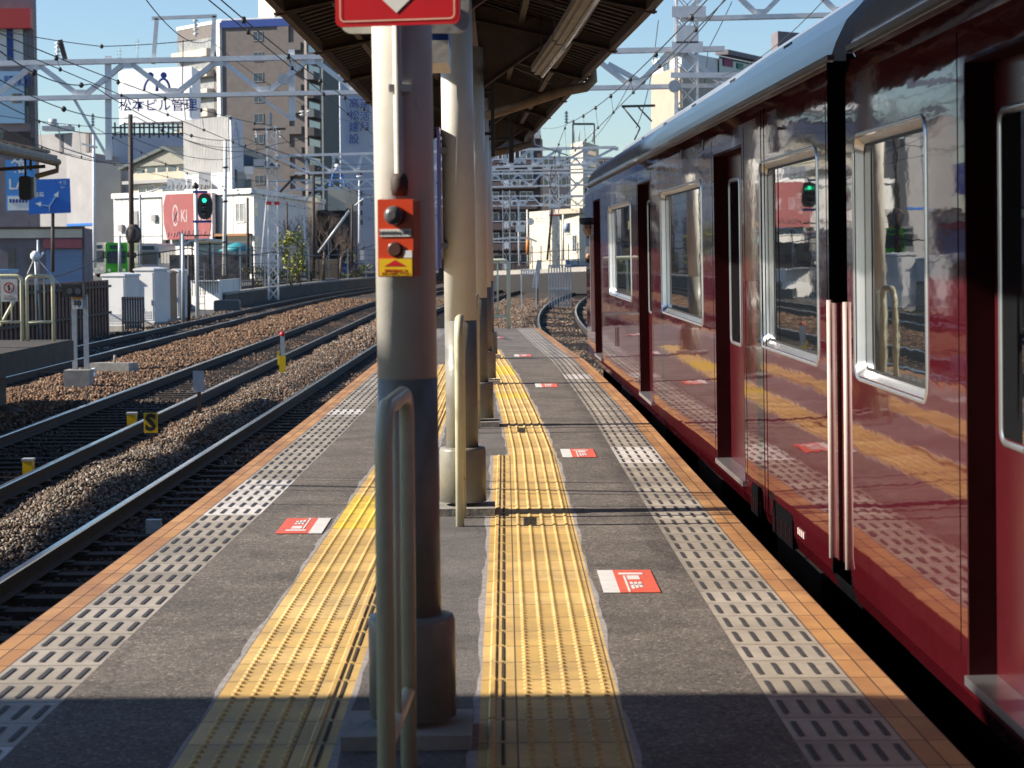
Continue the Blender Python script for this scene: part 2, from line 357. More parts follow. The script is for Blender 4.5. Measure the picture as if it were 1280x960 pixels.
# loose stones
def stones(name, regs, seed):
    rg = np.random.default_rng(seed); P = []; S = []; C = []
    for (y0, y1, fa, fb, dens, size, pal) in regs:
        n = int((y1-y0)*abs(fb((y0+y1)/2)-fa((y0+y1)/2))*dens)
        y = rg.uniform(y0, y1, n); u = rg.uniform(0, 1, n)
        a = np.array([fa(t) for t in y]); b = np.array([fb(t) for t in y]); x = a+(b-a)*u
        z = np.array([bz(p, q) for p, q in zip(x, y)]) + rg.uniform(-.005, .03, n)
        # keep stones off rails
        ok = np.ones(n, bool)
        for T in (T0, T1, T2, T3):
            Tc = np.array([T(t) for t in y])
            for s in (-.7525, .7525): ok &= np.abs(x-Tc-s) > .10
        x, y, z = x[ok], y[ok], z[ok]; n = len(x)
        P.append(np.stack([x, y, z], 1)); S.append(rg.uniform(.6, 1.25, (n, 3))*size)
        pal = np.array(pal); C.append(pal[rg.integers(0, len(pal), n)]*rg.uniform(.75, 1.25, (n, 1)))
    P = np.concatenate(P); S = np.concatenate(S); C = np.concatenate(C); n = len(P)
    base = np.array([[1,0,0],[0,1,0],[-1,0,0],[0,-1,0],[.1,.05,.8],[0,0,-.8],], float)
    tri = np.array([[0,1,4],[1,2,4],[2,3,4],[3,0,4],[1,0,5],[2,1,5],[3,2,5],[0,3,5]])
    V = base[None]*(S[:, None, :]) + rg.normal(0, .16, (n, 6, 3))*S.mean(1)[:, None, None]
    # random rotations
    q = rg.normal(size=(n, 4)); q /= np.linalg.norm(q, axis=1)[:, None]; a, b, c, d = q.T
    Rm = np.stack([1-2*(c*c+d*d), 2*(b*c-a*d), 2*(b*d+a*c), 2*(b*c+a*d), 1-2*(b*b+d*d), 2*(c*d-a*b), 2*(b*d-a*c), 2*(c*d+a*b), 1-2*(b*b+c*c)], 1).reshape(n, 3, 3)
    V = np.einsum('nij,nkj->nki', Rm, V) + P[:, None, :]
    me = bpy.data.meshes.new(name); nv = n*6; nf = n*8
    me.vertices.add(nv); me.vertices.foreach_set('co', V.reshape(-1))
    me.loops.add(nf*3); me.loops.foreach_set('vertex_index', (tri[None]+(np.arange(n)*6)[:, None, None]).reshape(-1))
    me.polygons.add(nf); me.polygons.foreach_set('loop_start', np.arange(nf)*3); me.polygons.foreach_set('loop_total', np.full(nf, 3))
    ca = me.attributes.new('Col', 'FLOAT_COLOR', 'POINT'); cc = np.ones((nv, 4)); cc[:, :3] = np.repeat(C, 6, 0); ca.data.foreach_set('color', cc.reshape(-1))
    me.update(calc_edges=True); me.materials.append(M['stone'])
    ob = bpy.data.objects.new(name, me); COL.objects.link(ob); return ob
m = bpy.data.materials.new('loose_ballast_stone'); m.use_nodes = True; t = m.node_tree; at_ = t.nodes.new('ShaderNodeAttribute'); at_.attribute_name = 'Col'
t.links.new(at_.outputs['Color'], t.nodes['Principled BSDF'].inputs['Base Color']); t.nodes['Principled BSDF'].inputs['Roughness'].default_value = .85; M['stone'] = m
greyp = [(.20,.165,.13),(.13,.10,.075),(.29,.255,.215),(.09,.06,.04),(.16,.11,.075),(.055,.038,.028)]
brownp = [(.19,.095,.045),(.13,.065,.032),(.25,.135,.07),(.07,.038,.022),(.28,.19,.12),(.045,.03,.02)]
darkp = [(.055,.036,.026),(.04,.028,.02),(.08,.05,.034),(.10,.07,.05)]
sa = lambda f, d: (lambda y: f(y)+d)
regs = [
 (8, 30, sa(T2, .95), sa(T1, -.95), 620, .027, greyp), (30, 60, sa(T2, .95), sa(T1, -.95), 330, .031, greyp+brownp[:2]),
 (60, 130, sa(T2, .95), sa(T1, -.95), 70, .055, greyp+brownp),
 (10, 26, sa(T1, -1.3), sa(T1, 1.35), 150, .032, darkp), (26, 60, sa(T1, -1.3), sa(T1, 1.35), 90, .034, darkp+brownp[:1]),
 (14, 40, sa(T2, -1.5), sa(T2, 1.2), 140, .033, darkp), (40, 100, sa(T2, -1.3), sa(T2, 1.2), 60, .045, brownp[:2]+darkp*2),
 (26, 70, sa(T3, 1.0), sa(T2, -1.2), 150, .042, brownp), (70, 130, sa(T3, 1.0), sa(T2, -1.2), 60, .06, brownp),
 (40, 110, sa(T3, -2.2), sa(T3, 1.0), 50, .05, greyp+darkp),
 (40, 75, sa(T1, 1.1), sa(T0, -.9), 200, .042, greyp+brownp), (75, 130, sa(T1, 1.1), sa(T0, -.9), 90, .05, greyp+brownp),
 (40, 75, sa(T0, -.9), sa(T0, .9), 130, .04, greyp+brownp), (75, 130, sa(T0, -.9), sa(T0, 1.5), 60, .05, brownp+greyp),
 (26, 46, sa(LE, -2.0), sa(RE, 1.2), 120, .036, greyp+brownp),
]
tag(stones('ballast_stones', regs, 3), 'loose grey and rust brown ballast stones between the rails', 'ballast', kind='stuff')

# tracks
M['railtop'] = mat('polished_rail_head', (.55,.57,.60), .16, 1.0, c2=(.42,.44,.47), scale=3)
M['railside'] = mat('rusty_rail_web', (.045,.028,.020), .8, c2=(.025,.018,.014), scale=12, bump=.002)
M['sleeper'] = mat('old_sleeper', (.05,.037,.029), .9, c2=(.025,.02,.016), scale=9, bump=.006, bscale=25)
def track(T, y0, y1, what, sleep=True):
    root = empty('railway_track', (T(30), 30, RZ-.17), what, 'railway track', 'railway tracks beside the platforms'); root['kind'] = 'structure'
    ys = []; y = y0
    while y < y1: ys.append(y); y += 2 if y < 60 else 4
    for s in (-1, 1):
        b = MB(); prof = [(-.0325,RZ-.012),(-.026,RZ),(.026,RZ),(.0325,RZ-.012),(.0325,RZ-.04),(.009,RZ-.052),(.009,RZ-.125),(.0635,RZ-.143),(.0635,RZ-.153),(-.0635,RZ-.153),(-.0635,RZ-.143),(-.009,RZ-.125),(-.009,RZ-.052),(-.0325,RZ-.04)]
        n = len(prof); P = []
        for y in ys:
            c = T(y)+s*.7525
            P += [(c+a, y, z) for a, z in prof]
        for j in range(len(ys)-1):
            for k in range(n):
                k2 = (k+1) % n; f = (j*n+k, (j+1)*n+k, (j+1)*n+k2, j*n+k2)
                b.f.append(f); b.m.append(0 if k in (0,1,2) else 1); b.s.append(False)
        b.v = P; b.build('rail', [M['railtop'], M['railside']], root)
    sb = MB(); sb.box(-1.25, 1.25, -.1, .1, -.14, 0)
    for s in (-.7525, .7525): sb.box(s-.13, s+.13, -.07, .07, .001, .018, 1)
    proto = None; k = 0; far = MB(); y = max(y0, 7)
    while y < y1-1:
        if k < 100:
            if proto is None:
                proto = sb.build('sleeper', [M['sleeper'], M['railside']], root, local=True); c = proto
            else:
                c = proto.copy(); COL.objects.link(c)
            c.location = Vector((T(y), y, RZ-.172)) - Vector(root.location); c.rotation_euler = (0, 0, -math.atan(T(y+.5)-T(y-.5)))
        else:
            far.box(T(y)-1.25, T(y)+1.25, y-.1, y+.1, RZ-.3, RZ-.172)
        y += .62; k += 1
    if far.f: tag(far.build('sleepers', M['sleeper'], root), kind='stuff')
    return root
track(T0, -12, 235, 'track the maroon train stands on, curving away to the right past the platform end')
track(T1, -12, 235, 'track in deep shade right beside the left edge of the near platform')
track(T2, -12, 235, 'middle track between the ballast strip and the small left platform')
track(T3, -12, 235, 'farthest left track running past the white cabinets and the fence')

# ================================================================== platform
def ribbon(name, fa, fb, y0, y1, m, z=0.0, step=.3, matfn=None, mats=None, u0=0.0):
    b = MB(); n = int(round((y1-y0)/step))
    for i in range(n):
        a = y0+i*step; c = a+step; w0 = fb(a)-fa(a); w1 = fb(c)-fa(c)
        b.quad((fa(a),a,z), (fb(a),a,z), (fb(c),c,z), (fa(c),c,z), matfn(a) if matfn else 0, [(u0,a),(u0+w0,a),(u0+w1,c),(u0,c)])
    return b
PY0, PY1 = -6.0, 40.2
yo_l = sm([(-12,-.875),(7.3,-.868),(14.2,-.80),(20,-.755),(27,-.74)])
yi_l = sm([(-12,-.455),(7.3,-.46),(16,-.445),(27,-.44)])
yi_r = sm([(-12,-.07),(6.4,-.066),(14.7,-.045),(15,-.045)])
yi_r2 = sm([(10,.062),(14.7,.053),(18.3,.007),(23.5,-.085),(31,-.30)])
yo_r = sm([(-12,.345),(6.4,.352),(9.8,.364),(14.7,.372),(18.3,.325),(23.5,.225),(31.2,-.005),(40,-.2)])
NO = 14.7; YR1 = 31.2; YL1 = 27.0
pf = MB()  # platform body
yy = list(np.arange(PY0, PY1+.01, .6))
P = []
for y in yy: P += [(LE(y)+.12, y, -1.35), (LE(y)+.12, y, -.12), (LE(y), y, -.10), (LE(y), y, -.012), (RE(y), y, -.012), (RE(y), y, -.10), (RE(y)-.12, y, -.12), (RE(y)-.12, y, -1.35)]
pf.v = P
for j in range(len(yy)-1):
    for k in range(7): pf.f.append((j*8+k+1, j*8+k, (j+1)*8+k, (j+1)*8+k+1)); pf.m.append(0); pf.s.append(False)
pf.f.append(tuple(range((len(yy)-1)*8, len(yy)*8))[::-1]); pf.m.append(0); pf.s.append(False)
tag(pf.build('platform', M['concrete']), kind='structure')
ew, gw = .125, .30
eR = lambda y: RE(y)-ew; gR = lambda y: RE(y)-ew-gw; eL = lambda y: LE(y)+ew; gL = lambda y: LE(y)+ew+gw
b = ribbon('o', eR, RE, PY0, PY1, None); b2 = ribbon('o', LE, eL, PY0, PY1, None)
# front faces of the edge tiles
for f0 in (RE, LE):
    for i in range(154):
        a = PY0+i*.3; c = a+.3
        q = [(f0(a),a,-.012),(f0(c),c,-.012),(f0(c),c,0),(f0(a),a,0)]
        b.quad(*(q if f0 is RE else q[::-1]), 0, [(0,a),(0,c),(.06,c),(.06,a)])
b.add(b2.v, b2.f, 0); off = len(b.f)-len(b2.f)
for k, u in b2.uv.items(): b.uv[off+k] = u
tag(b.build('platform_edge', M['orange']), kind='structure')
rr_ = random.Random(5)
newR = {round(y, 1) for y in ()}
def mR(a): return 1 if (13.9 < a < 15.2 or 23.6 < a < 24.3 or 16.6 < a < 16.8) else 0
def mL(a): return 1 if (11.35 < a < 12.9 or 5.4 < a < 5.9 or 18.4 < a < 19.2) else 0
b = ribbon('g', gR, eR, PY0, PY1, None, matfn=mR); b2 = ribbon('g', eL, gL, PY0, PY1, None, matfn=mL)
off = len(b.f); b.add(b2.v, b2.f, 0); b.m[off:] = b2.m
for k, u in b2.uv.items(): b.uv[off+k] = u
for f0 in (gR, eL):
    i = 0
    while PY0+i*.3 < PY1-.05:
        a = PY0+i*.3
        for k in range(5):
            o_ = .03+.06*k; ya, yb = a+.055, a+.245
            b.quad((f0(ya)+o_-.0085,ya,.003),(f0(ya)+o_+.0085,ya,.003),(f0(yb)+o_+.0085,yb,.003),(f0(yb)+o_-.0085,yb,.003), 2)
        i += 1
for i in range(len(b.f)):
    if i not in b.uv: b.uv[i] = [(0,0)]*4
tag(b.build('edge_paving', [M['edge'], M['edgenew'], M['slot']]), kind='structure')
# tactile strips
def dots(b, f0, offs, y0, y1):
    y = y0+.03
    while y < y1:
        for o_ in offs:
            cx = f0(y)+o_; n = 8
            vs = [(cx+.0125*math.cos(2*math.pi*k/n), y+.0125*math.sin(2*math.pi*k/n), .0) for k in range(n)] + [(cx+.0065*math.cos(2*math.pi*k/n), y+.0065*math.sin(2*math.pi*k/n), .0065) for k in range(n)]
            b.add(vs, [(k, (k+1) % n, n+(k+1) % n, n+k) for k in range(n)] + [tuple(range(n, 2*n))], b._mi(y) if hasattr(b, '_mi') else 0)
            for q in range(n+1): b.uv[len(b.f)-1-q] = [(.05, y-(y % .3)+.1)]*8
        y += .06
def ridge(b, fc, y0, y1, w_, h_, mi):
    i = 0
    while y0+i*.3 < y1-.01:
        a = y0+i*.3+.006; c = a+.288
        X0, X1 = fc(a), fc(c)
        vs = [(X0-w_/2,a,.001),(X0+w_/2,a,.001),(X0+w_/2*.6,a+.01,h_),(X0-w_/2*.6,a+.01,h_),(X1-w_/2,c,.001),(X1+w_/2,c,.001),(X1+w_/2*.6,c-.01,h_),(X1-w_/2*.6,c-.01,h_)]
        b.add(vs, [(0,1,2,3),(5,4,7,6),(1,5,6,2),(3,2,6,7),(4,0,3,7)], mi)
        for q in range(5): b.uv[len(b.f)-1-q] = [(.05, a+.1)]*4
        i += 1
mYr = lambda a: 1 if (20.4 < a < 21.2 or 24.5 < a < 26.5) else 0
mYl = lambda a: 1 if (10.75 < a < 12.1) else 0
b = ribbon('y', yi_r, yo_r, PY0, NO, None, matfn=mYr, u0=.192); b._mi = mYr
dots(b, yi_r, [.142+.06*k for k in range(5)], 4.5, NO)
ridge(b, lambda y: yi_r(y)+.036, 4.5, NO, .022, .006, 0)
i = 0
while 4.5+i*.3 < NO-.01:
    a = 4.5+i*.3+.02; c = a+.26; b.quad((yi_r(a)+.063,a,.003),(yi_r(a)+.072,a,.003),(yi_r(c)+.072,c,.003),(yi_r(c)+.063,c,.003),2,[(0,0)]*4); i += 1
b2 = ribbon('y', yi_r2, yo_r, NO, YR1+.0, None, matfn=mYr); off = len(b.f); b.add(b2.v, b2.f, 0); b.m[off:] = b2.m
for k, u in b2.uv.items(): b.uv[off+k] = u
dots(b, lambda y: yo_r(y)-.3, [.03+.06*k for k in range(5)], NO, YR1)
tag(b.build('tactile_paving', [M['tac'], M['tacnew'], M['groove']]), kind='structure')
b = ribbon('y', yo_l, yi_l, PY0, YL1, None, matfn=mYl); b._mi = mYl
dots(b, yo_l, [.05+.06*k for k in range(5)], 4.5, YL1)
ridge(b, lambda y: yi_l(y)-.062, 4.5, YL1, .022, .006, 0)
i = 0
while 4.5+i*.3 < YL1-.01:
    a = 4.5+i*.3+.02; c = a+.26; b.quad((yi_l(a)-.037,a,.003),(yi_l(a)-.028,a,.003),(yi_l(c)-.028,c,.003),(yi_l(c)-.037,c,.003),2,[(0,0)]*4); i += 1
tag(b.build('tactile_paving', [M['tac'], M['tacnew'], M['groove']]), kind='structure')
# asphalt infill between the strips
jit = lambda s: (lambda y: .007*math.sin(y*2.3+s)+.005*math.sin(y*7.1+s*2)+.004*math.sin(y*17.3+s*5)*math.sin(y*1.1+s))
j1, j2, j3, j4 = jit(0), jit(1.3), jit(2.2), jit(4)
mo = MB(); as_ = MB(); ce = MB()
def fill(mb, fa, fb, y0, y1):
    n = max(1, int((y1-y0)/.15))
    for i in range(n):
        a = y0+(y1-y0)*i/n; c = y0+(y1-y0)*(i+1)/n
        mb.quad((fa(a),a,0),(fb(a),a,0),(fb(c),c,0),(fa(c),c,0))
L1 = lambda y: yo_l(y)-.014+j1(y); R1 = lambda y: yo_r(y)+.012+j2(y); C1 = lambda y: yi_l(y)+.02+j3(y); C2 = lambda y: yi_r(y)-.018+j4(y); C3 = lambda y: yi_r2(y)-.012+j4(y)
fill(as_, gL, L1, PY0, YL1); fill(mo, L1, yo_l, PY0, YL1)
fill(mo, yi_l, C1, PY0, YL1); fill(ce, C1, C2, PY0, NO); fill(mo, C2, yi_r, PY0, NO)
fill(ce, C1, C3, NO, YL1); fill(mo, C3, yi_r2, NO, YL1)
fill(mo, yo_r, R1, PY0, YR1); fill(as_, R1, gR, PY0, YR1)
fill(as_, gL, yi_r2, YL1, YR1); fill(as_, gL, gR, YR1, PY1)
tag(as_.build('platform_surface', M['asphalt']), kind='structure'); tag(ce.build('platform_centre_surface', M['asphalt_mid']), kind='structure'); tag(mo.build('mortar_joint', M['mortar']), kind='structure')
# stickers on the platform floor
M['stred'] = mat('faded_red_vinyl', (.72,.13,.07), .5, c2=(.62,.10,.06), scale=14, dirt=((.45,.16,.12), 20, .6))
M['stwhite'] = mat('white_vinyl', (.74,.72,.70), .5, c2=(.62,.60,.58), scale=12)
def sticker(x, y, side, label, L=.62, W=.225):
    root = empty('floor_sticker', (x, y, .002), label, 'floor sticker', 'red and white stickers on the platform floor')
    k = 1 if side > 0 else -1
    p = MB(); p.box(0 if k > 0 else W-.065, .065 if k > 0 else W, -L/2, L/2, 0, .002)
    p.build('white_band', M['stwhite'], root, local=True)
    r = MB(); r.box(.065 if k > 0 else 0, W if k > 0 else W-.065, -L/2, L/2, 0, .002); r.build('red_panel', M['stred'], root, local=True)
    t = MB(); X = (lambda v: v if k > 0 else W-v)
    def bx(a, b_, c, d): t.box(X(a), X(b_), c*k, d*k, .0022, .0034)
    bx(.10, .108, -.30, .14); bx(.085, .185, .17, .22); bx(.115, .165, .03, .14)
    for q, (a, b_) in enumerate(((.118,.13),(.135,.147),(.152,.164))): bx(a, b_, -.22+.02*q, -.04)
    bx(.118, .164, -.12, -.10)
    t.build('lettering', M['stwhite'], root, local=True)
    return root
sticker(.405, 8.97, 1, 'large red and white sticker nearest the camera, right of the wide yellow strip')
sticker(.41, 14.8, 1, 'second red and white sticker along the right side, just past the second column')
sticker(.36, 22.5, 1, 'third red and white sticker along the right side, beside the narrow yellow strip')
sticker(.19, 29.2, 1, 'small far red and white sticker beside the end of the yellow strip')
sticker(-.16, 35.6, 1, 'farthest tiny red sticker near the end of the platform')
sticker(-1.09, 10.9, -1, 'red and white sticker left of the left yellow strip, by the platform edge')
sticker(-1.14, 31.2, -1, 'tiny red sticker seen between the first two columns far along the platform')
# ================================================================== platform columns, handrails, box, signs
cx_of = lambda y: float(np.interp(y, [6.1,11.45,17.3,28.5], [-.248,-.195,-.172,-.15]))
LEAN = R(-.45)
croot = empty('canopy_column', (cx_of(6.1), 6.1, 0), 'nearest cream column carrying the orange emergency box and the red arrow sign', 'column', 'canopy columns down the middle of the platform', rot=(0, LEAN, 0))
b = MB(); b.lathe(0, 0, [(.0826,1.0),(.0826,2.95)], 40); b.build('shaft', M['cream'], croot, local=True)
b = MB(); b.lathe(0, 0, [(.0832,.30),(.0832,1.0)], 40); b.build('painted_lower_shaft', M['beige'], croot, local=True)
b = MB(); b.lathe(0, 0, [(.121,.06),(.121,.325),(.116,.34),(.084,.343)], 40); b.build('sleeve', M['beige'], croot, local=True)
b = MB(); b.box(-.19,.165,-.19,.16,.0,.04); b.build('plinth', M['concrete'], croot, local=True)
for y, lb in ((11.45, 'second cream column with its lit left side, behind the nearest one'), (17.3, 'third cream column mostly hidden behind the second'), (22.9, 'fourth cream column in the row under the canopy'), (28.5, 'last cream column near the end of the canopy')):
    c = copy_tree(croot); c.location = (cx_of(y), y, 0); c['label'] = lb
cback = copy_tree(croot); cback.location = (-.26, .6, 0); cback.hide_render = False
bpy.data.objects.remove(cback.children[0]) if False else None
for ch in list(cback.children): bpy.data.objects.remove(ch)
bpy.data.objects.remove(cback)
# conduit on the first column
b = MB(); b.tube([(-.268,6.0,1.52),(-.270,6.0,1.56),(-.278,6.0,2.9)], .0125, 10); b.lathe(-.269,6.0,[(.02,1.50),(.024,1.52),(.024,1.545),(.016,1.56)],10,mi=1)
for z in (1.78, 2.3): b.box(-.295,-.235,5.99,6.02,z,z+.02)
tag(b.build('conduit', [M['cream'], M['darkpost']]), 'thin cream conduit clamped to the nearest column above the orange box', 'conduit')
# emergency button box
bx0 = at(477, 249, 5.93); bx1 = at(524, 346, 5.93); X0, X1, Z1, Z0 = bx0.x, bx1.x, bx0.z, bx1.z
root = empty('emergency_box', ((X0+X1)/2, 5.98, Z0), 'orange emergency button box with grey button and yellow lower panel on the nearest column', 'emergency button', rot=(0,0,R(-14)))
b = MB(); b.extr(rrect(X1-X0, Z1-Z0, .004, 2), ((X0+X1)/2, 5.995, (Z0+Z1)/2), (1,0,0), (0,0,1), (0,-.07,0)); b.build('housing', M['orangered'], root)
W = X1-X0; H = Z1-Z0; yf = 5.925
def bp(u, v): return (X0+W*u, Z1-H*v)
x_, z_ = bp(.5, .21); b = MB(); b.lathe(x_, z_, [(.026,yf),(.026,yf-.018),(.022,yf-.028),(.010,yf-.033)], 24, axis='y'); b.build('push_button', M['grey'], root)
x_, z_ = bp(.49, .645); b = MB(); b.lathe(x_, z_, [(.020,yf),(.020,yf-.006),(.016,yf-.007)], 24, axis='y'); b.build('lamp_recess', mat('dark_red_lens', (.09,.04,.03), .3), root)
b = MB(); a = bp(.07,.385); c = bp(.95,.48); b.box(a[0], c[0], yf-.003, yf, c[1], a[1]); pl = b.build('label_plate', M['white'], root)
text('lettering', '列車非常停止ボタン', .011, ((a[0]+c[0])/2, yf-.0045, (a[1]+c[1])/2), (1,0,0), (0,0,1), M['grey'], pl, depth=.001)
b = MB(); a = bp(.74,.66); c = bp(.97,.755); b.box(a[0], c[0], yf-.003, yf, c[1], a[1]); b.build('number_plate', M['white'], root)
b = MB(); a = bp(.04,.765); c = bp(.97,.985); b.box(a[0], c[0], yf-.003, yf, c[1], a[1]); yp = b.build('yellow_panel', M['yellow'], root)
b = MB(); b.extr([(-.03,0),(.03,0),(0,.017)], (X0+W*.5, yf-.003, Z1-H*.86), (1,0,0), (0,0,1), (0,-.001,0)); b.build('arrow', M['red'], yp)
text('lettering', 'S O S', .011, (X0+W*.5, yf-.004, Z1-H*.885), (1,0,0), (0,0,1), M['red'], yp, depth=.001) if False else None
text('lettering', '非常の場合はこの\nボタンを押して下さい', .008, (X0+W*.5, yf-.0042, Z1-H*.935), (1,0,0), (0,0,1), M['orangered'], yp, depth=.0008)
# red arrow sign
a = at(415, 32, 5.86); c = at(577, 32, 5.86); SW = c.x-a.x; SX = (a.x+c.x)/2; SZ0 = a.z; SH = .30
root = empty('arrow_sign', (SX, 5.86, SZ0), 'red sign with a white arrow pointing down and a cream border on the nearest column', 'sign', rot=(0,0,R(-14)))
b = MB(); b.extr(rrect(SW, SH, .018), (SX, 5.875, SZ0+SH/2), (1,0,0), (0,0,1), (0,-.012,0)); b.build('sign_plate', M['red'], root)
b = MB(); po = rrect(SW-.025, SH-.025, .014); pi_ = rrect(SW-.031, SH-.031, .011); n = len(po)
for i in range(n):
    j = (i+1) % n; q = [po[i], po[j], pi_[j], pi_[i]]
    b.quad(*[(SX+u, 5.8605, SZ0+SH/2+v) for u, v in q][::-1])
b.build('border_line', mat('sign_cream_line', (.72,.60,.45), .4), root)
tip = at(495.5, 16, 5.86); b = MB(); b.extr([(0,0),(.05,.046),(.022,.046),(.022,.2),(-.022,.2),(-.022,.046),(-.05,.046)], (tip.x, 5.8625, tip.z), (1,0,0), (0,0,1), (0,-.002,0)); b.build('arrow', M['white'], root)
a = at(426, 42, 6.24); root = empty('back_sign', (-.24, 6.24, a.z), 'cream rounded back of a second sign plate peeping out below the red arrow sign', 'sign')
b = MB(); b.extr(rrect(.36, .3, .03), (a.x+.18, 6.25, a.z+.15), (1,0,0), (0,0,1), (0,-.012,0)); b.build('sign_plate', M['cream'], root)
b = MB(); b.box(-.26,-.23,6.18,6.235,a.z+.1,a.z+.14); b.build('bracket', M['steel'], root)
# hanging box sign behind
a = at(535, 38, 9.2); c = at(562, 84, 9.2); root = empty('box_sign', ((a.x+c.x)/2, 9.2, c.z), 'cream box sign with dark blue top hanging between the first two columns', 'sign')
b = MB(); b.box(a.x-.02, c.x, 9.0, 9.5, c.z, a.z-.06); b.build('box', M['cream'], root)
b = MB(); b.box(a.x-.02, c.x, 9.0, 9.5, a.z-.06, a.z+.1); b.build('blue_panel', M['navy'], root)
b = MB(); b.tube([((a.x+c.x)/2, 9.25, a.z+.1), ((a.x+c.x)/2, 9.25, 3.1)], .012, 8); b.build('hanger', M['brownsteel'], root)
# thin vertical name plate on the second column
a = at(547, 160, 11.4); c = at(553, 335, 11.4); root = empty('name_plate', (a.x, 11.4, c.z), 'thin white vertical plate with violet edge on the left side of the second column', 'sign')
b = MB(); b.box(a.x-.002, a.x+.012, 11.30, 11.52, c.z, a.z); b.build('plate', M['white'], root)
b = MB(); b.box(a.x-.002, a.x+.012, 11.285, 11.30, c.z, a.z); b.build('edge_trim', mat('violet_trim', (.12,.10,.38), .5), root)
for z in (c.z+.1, a.z-.13): b = MB(); b.box(a.x+.012, a.x+.05, 11.38, 11.42, z, z+.03); b.build('bracket', M['steel'], root)

def hoop(name, pts, y_or, label, r=.0245, bars=(), parts_z=.2, group='pale yellow pipe guard rails'):
    pass
def guard(x0, y0, x1, y1, zt, label, nb=0, zlow=.2, r=.0215, feet=True, group='pale yellow pipe guard rails', z0=0.0):
    A = Vector((x0, y0, z0)); B = Vector((x1, y1, z0)); d = (B-A).normalized(); rad = .10
    root = empty('guard_rail', A, label, 'guard rail', group)
    path = [A]
    for k in range(7):
        t = R(90*k/6); path.append(A + d*(rad-rad*math.cos(t)) + Vector((0,0,zt-rad+rad*math.sin(t))))
    for k in range(7):
        t = R(90-90*k/6); path.append(B - d*(rad-rad*math.cos(t)) + Vector((0,0,zt-rad+rad*math.sin(t))))
    path.append(B)
    b = MB(); b.tube(path, r, 14); b.build('hoop', M['rail_cream'], root)
    b = MB(); b.tube([A+Vector((0,0,zlow)), B+Vector((0,0,zlow))], r*.8, 10); b.build('lower_bar', M['rail_cream'], root)
    for k in range(nb):
        p = A + (B-A)*((k+1)/(nb+1)); b = MB(); b.tube([p+Vector((0,0,zlow)), p+Vector((0,0,zt))], r*.45, 8); b.build('upright', M['rail_cream'], root)
    return root
guard(-.268, 5.05, -.245, 5.72, .985, 'out of focus pale pipe hoop standing in front of the nearest column', nb=1, zlow=.2)
guard(-.202, 10.85, -.197, 11.2, 1.02, 'sunlit pale yellow hoop standing against the second column', nb=0)
guard(-.185, 16.55, -.175, 17.0, 1.02, 'pale hoop partly hidden beside the third column', nb=0)
p = at(632, 327, 39.9)
guard(-.62, 39.9, p.x+.05, 39.95, p.z+.02, 'pale yellow hoop closing off the far end of the platform', nb=3, zlow=.22, r=.036)

# unseen cables added above the frame to cast shadow lines on the platform
for k, (ya, yb_, r_) in enumerate(((12.6,11.55,.03),(12.35,11.5,.012),(13.1,11.9,.010),(12.9,12.3,.010),(11.6,11.15,.010))):
    P = [Vector((-7.7,ya,3.62)).lerp(Vector((-1.5,yb_,3.12)), q/12) - Vector((0,0,.5*(q/12)*(1-q/12))) for q in range(13)]
    b = MB(); b.tube(P, r_, 6, caps=False); tag(b.build('shadow_cable', mat('shadow_cable_sheath', (.03,.03,.03), .6) if k == 0 else M['rubber']), 'unseen cable added between the canopies to cast a shadow line', 'cable', 'unseen cables added to cast shadow lines on the platform')
# ================================================================== canopy
cr = sm([(-12,1.15),(5,1.13),(14.4,1.05),(20.5,.80),(31,.42),(40,.1)])
cl = sm([(-12,-1.55),(5,-1.52),(14,-1.46),(23,-1.38),(32,-1.22)])
cc = lambda y: -.22
CY0, CY1 = -8.0, 31.5; ZE, ZR = 3.0, 3.36
root = empty('platform_canopy', (cc(12), 12, ZE), 'dark brown gabled platform canopy on steel beams running overhead', 'canopy')
b = MB(); ys = list(np.arange(CY0, CY1+.01, .5))
b.v = []
for y in ys: b.v += [(cl(y),y,ZE+.05),(cc(y),y,ZR+.05),(cr(y),y,ZE+.05),(cr(y),y,ZE+.0),(cc(y),y,ZR),(cl(y),y,ZE+.0)]
for j in range(len(ys)-1):
    for k in range(6):
        k2 = (k+1) % 6; b.f.append((j*6+k, j*6+k2, (j+1)*6+k2, (j+1)*6+k)[::-1]); b.m.append(0); b.s.append(False)
for j in (0, len(ys)-1): b.f.append(tuple(j*6+k for k in range(6))); b.m.append(0); b.s.append(False)
# corrugation ribs under the sheet
y = 4.0
while y < CY1-.2:
    for s, fe in ((-1, cl), (1, cr)):
        b.beam((cc(y), y, ZR-.012), (fe(y), y, ZE-.012), .05, .018)
    y += .22
b.build('roof_sheet', M['brownroof'], root)
for fe, s in ((cl, -1), (cr, 1)):
    b = MB()
    for j in range(len(ys)-1):
        a, c = ys[j], ys[j+1]
        b.beam((fe(a)+s*.02, a, ZE+.02), (fe(c)+s*.02, c, ZE+.02), .04, .08)
    b.build('eave_trim', M['eave'], root)
for fe, fr in ((cl, .35), (cl, .7), (cr, .35), (cr, .7), (cl, .96), (cr, .96)):
    b = MB()
    for j in range(0, len(ys)-1, 2):
        a, c = ys[j], ys[min(j+2, len(ys)-1)]
        f = lambda y: (cc(y)+(fe(y)-cc(y))*fr, y, ZR+(ZE-ZR)*fr-.06)
        b.beam(f(a), f(c), .045, .075)
    b.build('purlin', M['brownsteel'], root)
b = MB(); b.beam((cc(0), CY0, ZR-.15), (cc(0), CY1, ZR-.15), .10, .16); b.build('ridge_beam', M['brownsteel'], root)
y = .45; k = 0
